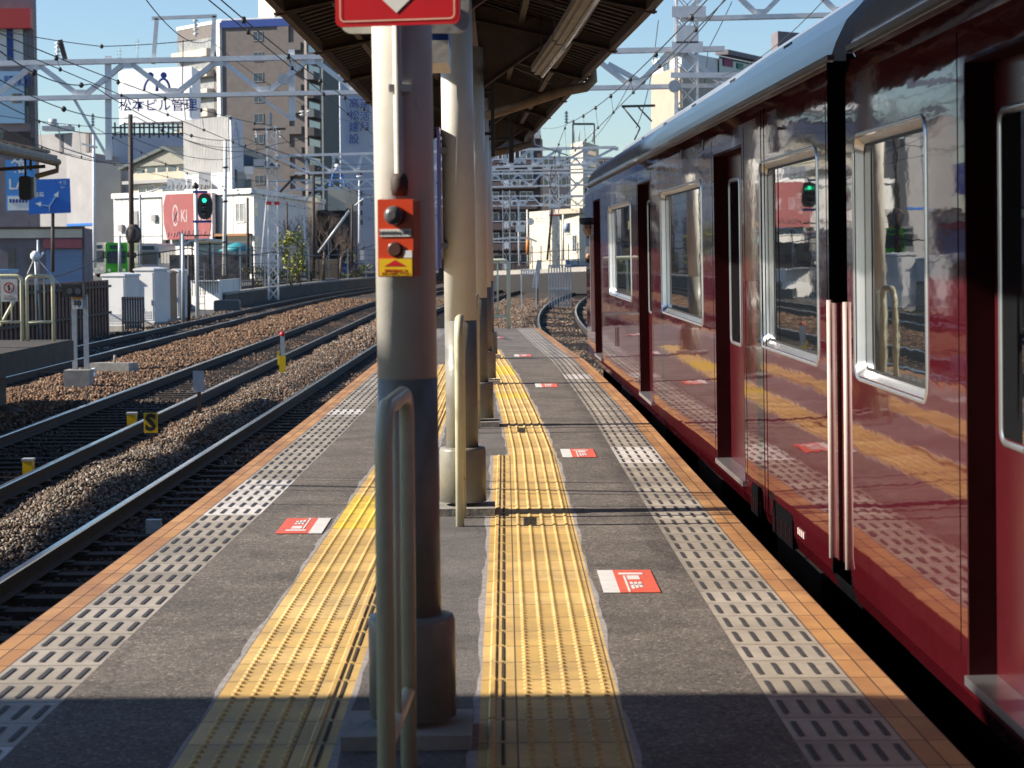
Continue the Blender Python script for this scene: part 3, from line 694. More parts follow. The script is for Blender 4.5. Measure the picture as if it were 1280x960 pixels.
while y < CY1:
    if y > 3:
        b = MB(); zc = 2.72
        for s, fe in ((-1, cl), (1, cr)):
            e = (fe(y), y, ZE-.04); m0 = (cc(y), y, ZR-.13)
            b.beam(m0, e, .008, .13, up=(0,0,1)); b.beam((m0[0],y,m0[2]-.065), (e[0],y,e[2]-.05), .07, .01)
        if abs((y-6.1) / 5.62 - round((y-6.1)/5.62)) < .1:
            for s in (-1, 1):
                pts = [(s*.07, 2.62), (s*.62, 3.0), (s*.62, 3.12), (s*.07, 3.2)]
                b.extr(pts, (cc(y), y-.006, 0), (1,0,0), (0,0,1), (0,.012,0)); b.beam((cc(y)+s*.07,y,2.62), (cc(y)+s*.62,y,3.0), .075, .012)
        b.build('cross_beam', M['brownsteel'], root)
    y += 2.81; 
for y in (9, 11.8, 14.6, 17.4, 20.2, 23):
    b = MB(); b.tube([(cc(y)+.1, y, ZR-.2), (cr(y+1.4)-.25, y+1.4, ZE+.0)], .008, 6); b.build('tie_rod', M['brownsteel'], root)
# fluorescent fixtures
def lamp(y0, y1, x0, x1, label):
    r_ = empty('fluorescent_lamp', ((x0+x1)/2, (y0+y1)/2, 2.76), label, 'lamp', 'fluorescent lamps under the canopy')
    b = MB(); b.beam((x0,y0,2.80), (x1,y1,2.80), .10, .05); b.beam((x0,y0,2.765), (x1,y1,2.765), .05, .03); b.build('housing', M['cream2'], r_)
    b = MB(); d = Vector((x1-x0, y1-y0, 0)).normalized(); b.tube([Vector((x0+.035,y0+.08,2.735)), Vector((x1+.035,y1-.08,2.735))], .016, 10); b.build('tube', M['tube'], r_)
    for q in (.2, .8):
        b = MB(); p = Vector((x0+(x1-x0)*q, y0+(y1-y0)*q, 2.82)); b.tube([p, p+Vector((0,0,.33))], .006, 6); b.build('hanger', M['brownsteel'], r_)
M['cream2'] = mat('lamp_housing_paint', (.26,.23,.19), .5, c2=(.19,.165,.135), scale=6); M['tube'] = mat('unlit_glass_tube', (.75,.74,.72), .12, spec=.7)
lamp(15.05, 17.5, .415, .31, 'unlit tube lamp at the far end of the double fitting under the canopy')
lamp(9.6, 14.95, .60, .42, 'long unlit tube lamp under the canopy, the nearer of the two')
# gutters' drain pipes
b = MB(); b.tube([(cr(20)+.02,20,ZE),(cr(20)+.03,20,ZE-.10),(cr(20)-.03,20,ZE-.16),(cr(20)-.25,20,ZE-.2),(-.1,20.5,2.62)], .045, 12)
tag(b.build('drain_pipe', M['eave']), 'tan drain pipe sloping in from the right eave under the canopy', 'drain pipe', 'drain pipes under the canopy')
b = MB(); b.tube([(cr(30.5),30.5,ZE),(cr(30.5)+.02,30.5,ZE-.14),(cr(30.5)-.25,30.5,ZE-.22),(-.15,30.5,2.72)], .05, 12)
tag(b.build('drain_pipe', M['eave']), 'tan drain pipe at the far end of the canopy above the apartment block', 'drain pipe', 'drain pipes under the canopy')
# dark hanging posts
for (px, w_, t0, t1, Y, lb) in ((615.5, 4.5, 88, 196, 20, 'thin black hanging sign frame seen edge on beside the third column'), (638.5, 6, 92, 203, 26, 'dark square post hanging from the far end of the canopy')):
    a = at(px, t0, Y); c = at(px, t1, Y); w2 = w_/2760*Y
    r_ = empty('hanging_post', (a.x, Y, c.z), lb, 'post')
    b = MB(); b.box(a.x-w2/2, a.x+w2/2, Y-.05, Y+.25, c.z, min(a.z+.1, 3.2)); b.build('post', M['black'], r_)
    for f in (.25, .75): z = c.z+(a.z-c.z)*f; b = MB(); b.box(-.15, a.x-w2/2, Y, Y+.03, z, z+.03); b.build('bracket', M['black'], r_)

# ================================================================== small left platform
PX0, PX1, PE = -9.6, -7.62, 39.5
b = MB(); b.box(PX0, PX1, -15, PE, -.50, -.15); b.box(PX0+.1, PX1-.02, -15, PE-.1, -.15, -.13)
o = tag(b.build('left_platform', mat('dark_platform_concrete', (.07,.058,.048), .85, c2=(.04,.034,.03), scale=4, bump=.006)), kind='structure')
for y in (12, 18, 24, 30, 36.6):
    b = MB(); b.box(-8.95, -8.25, y-.25, y+.25, -1.3, -.501); b.lathe(-8.6, y, [(.75,-1.34),(.7,-1.2),(.35,-1.1)], 16); 
    tag(b.build('platform_pier', M['darkpost']), 'dark pier holding up the small left platform' if y != 36.6 else 'dark pier under the end of the small left platform', 'pier', 'dark piers under the small left platform')
b = MB(); b.box(-9.2, -8.75, 20, PE-2.2, -.129, -.125); tag(b.build('left_tactile_strip', mat('yellow_strip', (.55,.36,.05), .6)), kind='structure')
# its canopy: shades the tracks
root = empty('left_canopy', (-9.6, 20, 3.0), 'gabled roof of the small platform at the left edge with tan rafters', 'canopy')
b = MB(); b.v = []
for y in (-15, 39.0): b.v += [(-11.7,y,3.05),(-9.6,y,3.48),(-7.75,y,3.05),(-7.75,y,3.12),(-9.6,y,3.56),(-11.7,y,3.12)]
for k in range(6): k2 = (k+1) % 6; b.f.append((k, k2, 6+k2, 6+k)); b.m.append(0); b.s.append(False)
b.f.append((5,4,3,2,1,0)); b.f.append((6,7,8,9,10,11)); b.m += [0,0]; b.s += [False]*2
b.build('roof_sheet', mat('pale_sheet_roof', (.30,.27,.24), .6, c2=(.2,.18,.16), scale=3), root)
b = MB()
for xx in np.arange(-11.6, -7.76, .16):
    z = 3.12+.44*(1-abs(xx+9.6)/1.95); b.beam((xx, 37.5, z+.01), (xx, 39.06, z+.01), .07, .05)
b.build('roof_ribs', M['eave'], root)
for y in (38.9, 33, 27, 21):
    b = MB(); b.beam((-9.6,y,3.42),(-7.75,y,2.98),.08,.10); b.beam((-9.6,y,3.42),(-11.6,y,2.98),.08,.10); b.beam((-9.6,y,2.83),(-7.95,y,2.93),.06,.06)
    for q in (-8.2,-8.9): b.beam((q,y,2.86),(q,y,3.1),.04,.04)
    b.build('rafter', M['brownsteel'], root)
for y in (36, 27, 18): b = MB(); b.box(-9.72,-9.52,y-.1,y+.1,-.12,3.3); b.build('post', M['darkpost'], root)
b = MB(); b.tube([(-7.72,-15,3.0),(-7.72,38.9,3.0)], .06, 8); b.tube([(-7.72,38.8,3.0),(-7.72,38.8,2.85),(-8.1,38.8,2.75)], .045, 8); b.build('gutter', M['eave'], root)
# unseen block added over the left platform; its stepped end shapes the near shadow
root = empty('shade_block', (-11, -4, -1.2), 'unseen grey block added over the left platform to shade the near end', 'building')
b = MB(); b.extr([(-15,3.2),(5.80,3.2),(5.98,3.7),(6.05,4.15),(6.26,4.3),(6.22,4.62),(6.10,4.66),(6.16,4.95),(6.27,5.0),(6.05,5.35),(-15,5.35)], (-16,0,0), (0,1,0), (0,0,1), (8.3,0,0)); b.build('wall', M['concrete'], root)
for y in (-12, -4, 4): b = MB(); b.box(-12.2,-11.8,y,y+.4,-1.3,3.6); b.build('pillar', M['concrete'], root)
root = empty('shade_block', (0, -11, -1.3), 'unseen dark block added behind the camera to darken the nearest column', 'building')
b = MB(); b.box(-7.6, 9, -16, -8.5, -1.3, 6.0); b.build('wall', M['darkpost'], root)  # added out of view to keep sky light off the nearest column
# monitor / mirror hanging from the left canopy
a = at(24, 220, 37.5); c = at(43, 250, 37.5); root = empty('platform_mirror', ((a.x+c.x)/2, 37.5, c.z), 'black rounded back of a display hanging from the left canopy', 'display')
b = MB(); b.extr(rrect((c.x-a.x)*.78, a.z-c.z, .06), (a.x+(c.x-a.x)*.4, 37.6, (a.z+c.z)/2), (1,0,0), (0,0,1), (0,-.16,0)); b.build('housing', M['black'], root)
b = MB(); b.box(c.x-.075, c.x-.005, 37.5, 37.7, c.z+.04, a.z-.02); b.build('side_cover', M['beige'], root)
b = MB(); b.tube([((a.x+c.x)/2-.03, 37.55, a.z-.01), ((a.x+c.x)/2-.03, 37.55, 3.05)], .02, 8); b.build('hanger', M['black'], root)

def lguard(pxa, pxb, pt, pb, Y, nb, label):
    a = at(pxa, pt, Y); c = at(pxb, pb, Y)
    return guard(a.x, Y, c.x, Y, a.z-(-.13), label, nb=nb, zlow=.34, r=.032, group='pale yellow gates on the small left platform', z0=-.13)
lguard(-25, 28, 345, 416, 38.8, 3, 'left pale yellow gate on the small platform, the one carrying the no entry notice')
g2 = lguard(33, 67, 345, 416, 38.8, 2, 'right pale yellow gate at the end of the small platform, without a notice')
a = at(1, 349, 38.7); c = at(22, 377, 38.7); root = empty('notice', ((a.x+c.x)/2, 38.7, c.z), 'white no entry notice with a red crossed circle on the left gate', 'sign')
b = MB(); b.box(a.x, c.x, 38.69, 38.71, c.z, a.z); pl = b.build('plate', M['white'], root)
cxn, czn = (a.x+c.x)/2, a.z-(a.z-c.z)*.38
b = MB(); n = 28
for k in range(n):
    t0_, t1_ = 2*math.pi*k/n, 2*math.pi*(k+1)/n
    b.quad(*[(cxn+r_*math.cos(t), 38.688, czn+r_*math.sin(t)) for r_, t in ((.095,t0_),(.075,t0_),(.075,t1_),(.095,t1_))])
b.beam((cxn-.06,38.688,czn+.06),(cxn+.06,38.688,czn-.06),.004,.02, up=(0,1,0)) ; b.build('ring', M['red'], pl)
b = MB(); b.box(cxn-.014,cxn+.014,38.684,38.687,czn-.06,czn+.03); b.lathe(cxn, czn+.045, [(.014,38.684),(.014,38.687)], 12, axis='y'); b.build('pictogram', M['black'], pl)
text('lettering', '立入禁止\nKEEP OUT', .045, (cxn, 38.686, c.z+.07), (1,0,0), (0,0,1), M['grey'], pl, depth=.002)
# yellow brace behind gate
b = MB(); b.tube([at(0,408,38.95), at(17,377,38.95)], .03, 8); tag(b.build('brace', M['rail_cream']), 'slanting yellow brace behind the left gate', 'brace')
# repeater signal with kanji plate beyond the platform end
root = empty('track_indicator', at(93, 466, 43.6), 'black two lamp indicator on twin grey posts with an orange and white kanji plate', 'indicator')
b = MB()
for p in (92, 106.5):
    q = at(p, 372, 43.6); b.box(q.x-.045, q.x+.045, 43.58, 43.66, -1.05, q.z+.05)
b.build('post', M['steel'], root)
a = at(79, 355, 43.5); c = at(105, 371, 43.5); b = MB(); b.box(a.x, c.x, 43.35, 43.57, c.z, a.z); hb = b.build('housing', M['black'], root)
b = MB()
for p in (87, 97): q = at(p, 364, 43.34); b.lathe(q.x, q.z, [(.06,43.34),(.06,43.349),(.05,43.35)], 14, axis='y')
b.build('lens', M['grey'], hb)
a = at(90.5, 371.5, 43.4); c = at(103, 386, 43.4); zm = a.z-(a.z-c.z)*.2
b = MB(); b.box(a.x, c.x, 43.4, 43.42, c.z, zm); pl = b.build('plate', M['white'], root)
b = MB(); b.box(a.x, c.x, 43.398, 43.42, zm, a.z); b.build('orange_band', mat('orange_paint', (.7,.3,.03), .5), pl)
text('lettering', '神', .17, ((a.x+c.x)/2, 43.395, (c.z+zm)/2), (1,0,0), (0,0,1), M['black'], pl, bold=.02)
a = at(83, 462, 43.6); c = at(112, 478, 43.6); b = MB(); b.box(a.x, c.x+.05, 43.3, 43.8, -1.3, a.z); b.build('footing', M['concrete'], root)
# ================================================================== train
M['maroon'] = mat('glossy_maroon_paint', (.062,.0045,.0085), .035, c2=(.054,.004,.0068), scale=1, bump=.0019, bscale=.8, coat=0, spec=.5, stretch=(1, 1.0, 4.0), detail=2)
M['maroon2'] = mat('maroon_door_paint', (.075,.008,.012), .25, c2=(.06,.007,.01), scale=2, coat=.3)
M['roofp'] = mat('grey_roof_paint', (.40,.40,.41), .20, .35, c2=(.33,.33,.34), scale=1.5, bump=.003, bscale=1.5, stretch=(1,.8,3))
M['alu'] = mat('aluminium_frame', (.70,.71,.73), .28, .9, c2=(.62,.63,.66), scale=6)
M['pane'] = mat('train_window_glass', (.012,.014,.016), .015, spec=.8, c2=(.011,.013,.015), bump=.0004, bscale=1.2, coat=0, stretch=(1,1.3,3.5))
M['reveal'] = mat('black_gap', (.006,.006,.007), .95, spec=.0)
M['hood'] = mat('hood_glint_and_stencil', (.55,.45,.42), .5, c2=(.45,.36,.34), scale=6)
M['surround'] = mat('dark_maroon_surround', (.035,.006,.008), .8, spec=.05)
def ringmesh(w_, h_, cy, cz, fw=.018, x0=-.001, x1=.038, r_=.085, inset=.024):
    b = MB(); A = rrect(w_, h_, r_, 6); B = rrect(w_-2*fw*.45, h_-2*fw*.45, r_*.85, 6); C = rrect(w_-2*fw, h_-2*fw, r_*.7, 6); D = rrect(w_-2*fw-2*inset, h_-2*fw-2*inset, r_*.5, 6)
    n = len(A)
    loops = [[(0.0, cy+u, cz+v) for u, v in A], [(x0-.006, cy+u, cz+v) for u, v in B], [(x0+.004, cy+u, cz+v) for u, v in C], [(x1, cy+u, cz+v) for u, v in D]]
    b.v = [p for L in loops for p in L]
    for q in range(3):
        for i in range(n):
            j = (i+1) % n; b.f.append((q*n+i, q*n+j, (q+1)*n+j, (q+1)*n+i)); b.m.append(0); b.s.append(True)
    return b, D
def make_car(label, locx, ang, Ya, Yb, wins, doors, grade=.0035, cab=False):
    """local frame: x inward from the platform side, y along, z up"""
    root = empty('train_car', (0, 0, 0), label, 'train car', 'maroon train cars at the right platform edge')
    prof = [(.03,-.08),(.006,-.01),(0,.10),(0,1.2),(.0,2.02),(.012,2.09),(.03,2.12)]
    holes = [(a, b_, .83, 1.79) for a, b_ in wins] + [(a, b_, .05, 1.90) for a, b_ in doors]
    hs = [(a+.02, b_-.02, c+.02, d-.02) if (c > .5) else (a, b_, c, d) for a, b_, c, d in holes]
    yb = sorted({Ya, Yb} | {h[0] for h in hs} | {h[1] for h in hs}); zb = sorted({p[1] for p in prof} | {h[2] for h in hs} | {h[3] for h in hs})
    zx = lambda z: float(np.interp(z, [p[1] for p in prof], [p[0] for p in prof]))
    b = MB()
    for i in range(len(yb)-1):
        for j in range(len(zb)-1):
            ym, zm = (yb[i]+yb[i+1])/2, (zb[j]+zb[j+1])/2
            if any(h[0] < ym < h[1] and h[2] < zm < h[3] for h in hs): continue
            b.quad((zx(zb[j]),yb[i],zb[j]), (zx(zb[j]),yb[i+1],zb[j]), (zx(zb[j+1]),yb[i+1],zb[j+1]), (zx(zb[j+1]),yb[i],zb[j+1]))
    # far side and ends
    b.box(2.70, 2.74, Ya, Yb, -.02, 2.12); 
    for ya_, yb_ in ((Ya, Ya+.03), (Yb-.03, Yb)): ep = MB(); ep.box(.004, 2.70, ya_+.001, yb_-.001, -.02, 2.115); ep.build('end_panel', M['reveal'], root, local=True)
    b.box(.12, 2.7, Ya+.03, Yb-.03, -.02, .03)
    b.build('body_side', M['maroon'], root, local=True)
    # dark interior lining behind openings
    b = MB(); b.box(.16, .19, Ya+.05, Yb-.05, .03, 2.1); b.build('interior_lining', M['reveal'], root, local=True)
    rp = [(.030,2.12),(.022,2.15),(.040,2.20),(.085,2.29),(.17,2.38),(.30,2.46),(.48,2.515),(.50,2.60),(.56,2.655),(.80,2.70),(1.37,2.73)]
    rp = rp + [(2.74-x, z) for x, z in rp[::-1][1:]]
    b = MB(); n = len(rp)
    st_ = [Ya+.0, Yb]
    for y in st_: b.v += [(x, y, z) for x, z in rp]
    for k in range(n-1): b.f.append((k, n+k, n+k+1, k+1)); b.m.append(0); b.s.append(k not in (6, 7))
    b.f.append(tuple(range(n))[::-1]); b.f.append(tuple(range(n, 2*n))); b.m += [0,0]; b.s += [False, False]
    rf = b.build('roof', M['roofp'], root, local=True)
    b = MB(); b.beam((.018, Ya, 2.135), (.018, Yb, 2.135), .03, .022); b.build('rain_gutter', mat('gutter_paint', (.10,.05,.045), .3, coat=.5), rf, local=True)
    v = MB()
    y = Ya+1.5
    while y < Yb-1:
        for q in range(4): v.box(.492, .499, y+.09*q, y+.09*q+.04, 2.53, 2.595)
        y += 2.9
    v.build('roof_vent', M['black'], rf, local=True)
    b = MB(); b.box(.18, 2.56, Ya+.3, Yb-.3, -.95, -.021); b.build('underframe', M['reveal'], root, local=True)
    for s in range(int((Yb-Ya)//4)):
        y = Ya+1.2+s*4.2
        b = MB(); b.box(.14, .3, y, y+1.5, -.7, -.2); b.build('equipment_box', M['black'], root, local=True)
    for a, c in wins:
        w_ = c-a; fm, D = ringmesh(w_, .96, (a+c)/2, 1.31)
        fr = fm.build('window_frame', M['alu'], root, local=True)
        g_ = MB(); g_.v = [(.035, (a+c)/2+u, 1.31+v) for u, v in D]; g_.f = [tuple(range(len(D)))[::-1]]; g_.m = [0]; g_.s = [False]; g_.build('pane', M['pane'], fr, local=True)
        # rubber gasket
        gk = MB(); D2 = [(u*.985, v*.975) for u, v in D]; nn = len(D)
        for i in range(nn):
            j = (i+1) % nn; gk.quad(*[(.0335, (a+c)/2+u, 1.31+v) for u, v in (D[i], D[j], D2[j], D2[i])])
        gk.build('gasket', M['rubber'], fr, local=True)
    for a, c in doors:
        z0, z1 = .05, 1.90; d_ = .085
        b = MB()
        for yy_ in (a, c): b.box(.0, d_, yy_-.012, yy_+.012, z0, z1)
        b.box(0, d_, a, c, z1-.002, z1+.012)
        b.build('door_surround', M['surround'], root, local=True)
        b = MB(); b.box(-.015, d_, a+.013, c-.013, z0-.025, z0+.004); b.build('door_sill', M['alu'], root, local=True)
        mid = (a+c)/2
        for y0_, y1_ in ((a, mid-.006), (mid+.006, c)):
            lw = y1_-y0_
            b = MB(); b.box(d_, d_+.035, y0_+.013 if y0_ == a else y0_, y1_-.013 if y1_ == c else y1_, z0+.005, z1-.003); lf = b.build('door_leaf', M['maroon2'], root, local=True)
            rm, D = ringmesh(lw-.16, 1.0, (y0_+y1_)/2, 1.26, fw=.022, r_=.05, inset=.004, x0=0, x1=.006)
            rm.v = [(x+d_-.002, y, z) for x, y, z in rm.v]; rm.build('door_window_frame', M['alu'], lf, local=True)
            g_ = MB(); g_.v = [(d_-.0015, (y0_+y1_)/2+u, 1.26+v) for u, v in D]; g_.f = [tuple(range(len(D)))[::-1]]; g_.m = [0]; g_.s = [False]; g_.build('door_pane', M['pane'], lf, local=True)
    # panel seams
    for y in [Ya+.05]+[d[0]-.10 for d in doors]+[d[1]+.10 for d in doors]:
        b = MB(); b.box(-.0012, .002, y-.003, y+.003, .1, 2.0); b.build('panel_seam', M['reveal'], root, local=True)
    ln = R(-.8)
    root.rotation_euler = (grade, ln, ang); root.location = (locx, 0, -.02)
    return root
ang2 = math.atan(.0122)
c2 = make_car('second maroon train car beyond the gap, three doorways and long windows', 1.505, ang2, 9.22, 28.9,
    [(9.5,11.4),(14.3,17.4),(20.7,24.05)], [(12.16,13.56),(18.4,19.8),(25.6,27.0)])
ang1 = math.atan(.005)
c1 = make_car('nearest maroon train car at the right edge of the picture with one window in view', 1.452, ang1, -10.5, 8.83,
    [(7.22,8.66),(-6.5,-3.4),(1.0,4.3)], [(5.2,6.64),(-2.2,-.8),(-9.4,-8.0)])
# details on the second car
for y in (14.15, 15.6): b = MB(); b.lathe(y, 2.0, [(.035,-.004),(.035,.004)], 14, axis='x'); b.build('side_vent', M['black'], c2, local=True)
b = MB(); b.box(-.022,-.006,22.9,23.0,.32,.52); b.build('silver_plate', M['alu'], c2, local=True)  # small silver plate low on the body side
b = MB(); b.box(-.03,.0,27.35,27.42,.3,1.5); b.build('cab_grab_rail', M['alu'], c2, local=True)
b = MB(); b.box(-.004,.004,27.75,28.45,.95,1.72); b.build('cab_side_window', M['pane'], c2, local=True)
for y0_, y1_ in ((11.45, 11.9), (10.35, 11.05)):
    b = MB(); b.extr([(y0_,-.075),(y1_,-.075),(y1_,.03),(y1_-.06,.085),(y0_+.03,.085),(y0_,.06)], (-.004,0,0), (0,1,0), (0,0,1), (.02,0,0)); nt_ = b.build('step_recess', M['reveal'], c2, local=True)
    for k in range(5):
        yq = y0_+.06+(y1_-y0_-.12)*k/4; b = MB(); b.box(-.0065, -.0042, yq-.006, yq+.006, -.06, .02); b.build('slat', M['maroon2'], nt_, local=True)
for yq in (11.22, 11.34):
    b = MB(); b.box(-.0015, .002, yq-.006, yq+.006, -.02, 2.05); b.build('panel_seam', M['reveal'], c2, local=True)
b = MB()
for k in range(4): b.box(-.0016, .001, 10.0+.055*k, 10.035+.055*k, .02, .05)
b.build('faded_stencil', M['hood'], c2, local=True)
b = MB(); b.box(.031, .034, 21.0, 21.5, 1.52, 1.6); b.build('window_sticker', M['yellow'], c2, local=True)
# car end hood panels and gangway
for car, y0, y1, s in ((c2, 9.04, 9.22, 1), (c1, 8.83, 9.0, -1)):
    b = MB(); b.box(.00, .03, y0, y1, .06, 1.12); b.box(.03, .5, (y1-.02 if s > 0 else y0), (y1 if s > 0 else y0+.02), .06, 1.12)
    h_ = b.build('fall_guard', M['maroon2'], car, local=True)
    b = MB(); yq = y1-.03 if s > 0 else y0+.02; b.tube([(-.004, yq, .05), (-.004, yq, 1.13)], .013, 8); h2 = b.build('guard_edge', M['hood'], h_, local=True)  # pale pink bar puts the sun's reflection on the guard edge into colour
b = MB(); b.box(.75, 2.0, 8.8, 9.3, -.05, 2.15); b.build('gangway', M['rubber'], c1, local=True)
b = MB(); b.box(.55, 2.2, 8.8, 9.25, -.6, -.1); b.build('coupler', M['black'], c1, local=True)

# conductor leaning out of the cab
sk_me = bpy.data.meshes.new('person'); hp = at(728, 286, 28.3)
chain = [(.22,0,-.55,.15),(.20,0,-.30,.14),(.14,0,-.12,.13),(.07,0,-.03,.06),(.02,-.01,.05,.075),(.0,-.015,.11,.088),(.0,-.01,.17,.07)]
vs = [c[:3] for c in chain]+[(.04,-.06,-.16),( -.02,-.18,-.32),(-.0,-.30,-.22)]; es = [(i,i+1) for i in range(6)]+[(2,7),(7,8),(8,9)]
sk_me.from_pydata([(a,b_,c) for a,b_,c in vs], es, [])
so = bpy.data.objects.new('person', sk_me); COL.objects.link(so)
md = so.modifiers.new('s', 'SKIN'); rad = [c[3] for c in chain]+[.06,.045,.035]
for i, r_ in enumerate(rad): sk_me.skin_vertices[0].data[i].radius = (r_, r_)
sk_me.skin_vertices[0].data[0].use_root = True
md2 = so.modifiers.new('u', 'SUBSURF'); md2.levels = 2; md2.render_levels = 2
bpy.context.view_layer.update(); dg = bpy.context.evaluated_depsgraph_get()
me = bpy.data.meshes.new_from_object(so.evaluated_get(dg), depsgraph=dg); bpy.data.objects.remove(so)
skin = mat('skin', (.45,.25,.17), .5); uni = mat('dark_uniform', (.02,.02,.03), .7)
me.materials.clear(); me.materials.append(skin); me.materials.append(uni)
for p in me.polygons: p.material_index = 1 if (p.center.z < .0 and p.center.y > -.27) else 0; p.use_smooth = True
pr = bpy.data.objects.new('person', me); COL.objects.link(pr); pr.location = (hp.x+.07, 28.3, hp.z-.10); tag(pr, 'person in dark uniform and peaked cap leaning out of the far cab window', 'person')
b = MB(); b.lathe(0, -.015, [(.095,.155),(.10,.17),(.115,.215),(.11,.235),(.05,.24)], 18); b.extr([(-.08,0),(.08,0),(.06,-.07),(-.06,-.07)], (0,-.08,.15), (1,0,0), (0,1,0), (0,0,.012)); b.build('cap', uni, pr, local=True)
b = MB()
for s in (-1, 1): b.lathe(s*.032, .115, [(.012,-.112),(.012,-.10)], 8, axis='y')
b.build('eyes', M['black'], pr, local=True)
# ================================================================== catenary gantries
LS = M['lightsteel']
def truss(root, a0, a1, b0, b1, npan, dY=.22, th=.13, ph=0, gusset=True):
    """a: top chord ends, b: bottom chord ends (Vectors)"""
    b = MB()
    for dy in (-dY/2, dY/2):
        v = Vector((0, dy, 0)); b.beam(a0+v, a1+v, th*.8, th)
    b.build('top_chord', LS, root)
    b = MB()
    for dy in (-dY/2, dY/2):
        v = Vector((0, dy, 0)); b.beam(b0+v, b1+v, th*.8, th*.9)
    b.build('bottom_chord', LS, root)
    b = MB()
    pts = []
    for k in range(npan+1):
        f = k/npan; pts.append((a0.lerp(a1, f) if (k+ph) % 2 == 0 else b0.lerp(b1, f)))
    for k in range(npan):
        for dy in (-dY/2+.03, dY/2-.03): v = Vector((0, dy, 0)); b.beam(pts[k]+v, pts[k+1]+v, th, .05, up=(0,1,0))
    if gusset:
        for k, p in enumerate(pts): b.box(p.x-.12, p.x+.12, p.y-dY/2-.03, p.y-dY/2-.015, p.z-(.2 if (k+ph)%2==0 else 0), p.z+(0 if (k+ph)%2==0 else .2))
    for k in range(npan*3): 
        f = k/(npan*3); p = b0.lerp(b1, f); b.beam(p+Vector((0,-dY/2,0)), b0.lerp(b1, min(1, f+1/(npan*3)))+Vector((0,dY/2,0)), .03, .03)
    b.build('lattice', LS, root)
def lattice_post(root, x, Y, z0, z1, wd=.45, pitch=.55, m=None, name='post'):
    b = MB(); h = wd/2; m = m or LS
    for sx in (-h, h):
        for sy in (-h, h): b.beam((x+sx,Y+sy,z0),(x+sx,Y+sy,z1),.055,.055)
    z = z0; k = 0
    while z < z1-.1:
        zn = min(z+pitch, z1); s = h if k % 2 else -h
        for sy in (-h, h): b.beam((x-s,Y+sy,z),(x+s,Y+sy,zn),.03,.04, up=(0,1,0)); b.beam((x+s,Y+sy,z),(x-s,Y+sy,zn),.03,.04, up=(0,1,0))
        for sx in (-h, h): b.beam((x+sx,Y-s,z),(x+sx,Y+s,zn),.04,.03)
        z = zn; k += 1
    return b.build(name, m, root)
def insulator(b, p, q, n=4, r=.07):
    p = Vector(p); q = Vector(q); path = []; rs = []
    for k in range(n*3+1):
        f = k/(n*3); path.append(p.lerp(q, f)); rs.append(r if k % 3 == 1 else .025)
    b.tube(path, rs, 8)
# --- main gantry
GY = 60
root = empty('catenary_gantry', at(858, 130, GY), 'large pale lattice gantry spanning all tracks in front of the white billboard', 'gantry', 'overhead line gantries')
truss(root, at(-70,81,GY), at(905,61,GY), at(-70,125,GY), at(905,107,GY), 17, ph=0)
xg = at(858,100,GY).x
lattice_post(root, xg, GY, -1.3, at(858,-50,GY).z, .55, .6)
b = MB(); b.box(xg-.42, xg+.42, GY-.32, GY-.30, at(0,72,GY).z, at(0,58,GY).z); b.box(xg-.3, xg+.3, GY-.32, GY-.30, at(0,60,GY).z, at(0,38,GY).z); b.box(xg-.42, xg+.5, GY-.33, GY-.30, at(0,28,GY).z, at(0,14,GY).z); b.build('gusset_plate', LS, root)
truss(root, at(850,-24,GY), at(1300,-40,GY), at(850,24,GY), at(1300,12,GY), 9, ph=1)
b = MB(); b.beam(at(905,107,GY), at(980,160,GY), .08, .16); b.beam(at(840,62,GY), at(800,104,GY), .08, .16); b.beam(at(760,80,GY), at(806,105,GY), .08,.14); b.beam(at(838,94,GY-.4), at(935,94,GY-.4), .12,.14); b.build('brace', LS, root)
for px, y0_, y1_, bx_ in ((135, 70, 200, 90), (364.5, 62, 151, 322)):
    a = at(px, y0_, GY); c = at(px+1, y1_, GY)
    b = MB(); b.beam(a, c, .12, .16); b.beam(at(bx_,119,GY), c+Vector((0,0,.02)), .07, .08, up=(0,1,0)); 
    b.build('drop_post', LS, root)
a = at(191.5,80,GY); b_ = at(196,23,GY); c = at(268,20,GY); d = at(265,78,GY)
b = MB(); b.beam(a+Vector((0,0,0)), b_, .10, .10); b.beam(at(190,23,GY), at(271,20,GY), .10, .09); b.beam(c, d, .10, .10); b.build('goal_frame', LS, root)
b = MB(); insulator(b, at(244,24,GY), at(245,46,GY), 4, .09); b.build('insulator', M['white'], root)
b = MB(); b.beam(at(82,76,GY), at(75,50,GY), .10, .12); b.build('bracket', M['darkpost'], root)
b = MB(); insulator(b, at(72,52,GY), at(72,73,GY), 4, .09); b.build('insulator', M['white'], root)
for px, py, r_ in ((355, 99, .16), (843, 108, .17)): q = at(px, py, GY-.5); b = MB(); b.lathe(q.x, q.z, [(r_,GY-.55),(r_,GY-.50),(r_*.6,GY-.49),(r_*.6,GY-.42)], 20, axis='y'); b.build('tension_pulley', M['steel'], root)
b = MB(); b.beam(at(845,137,GY+2), at(885,137,GY+2), .3, .05); b.build('platform_shelf', M['black'], root)
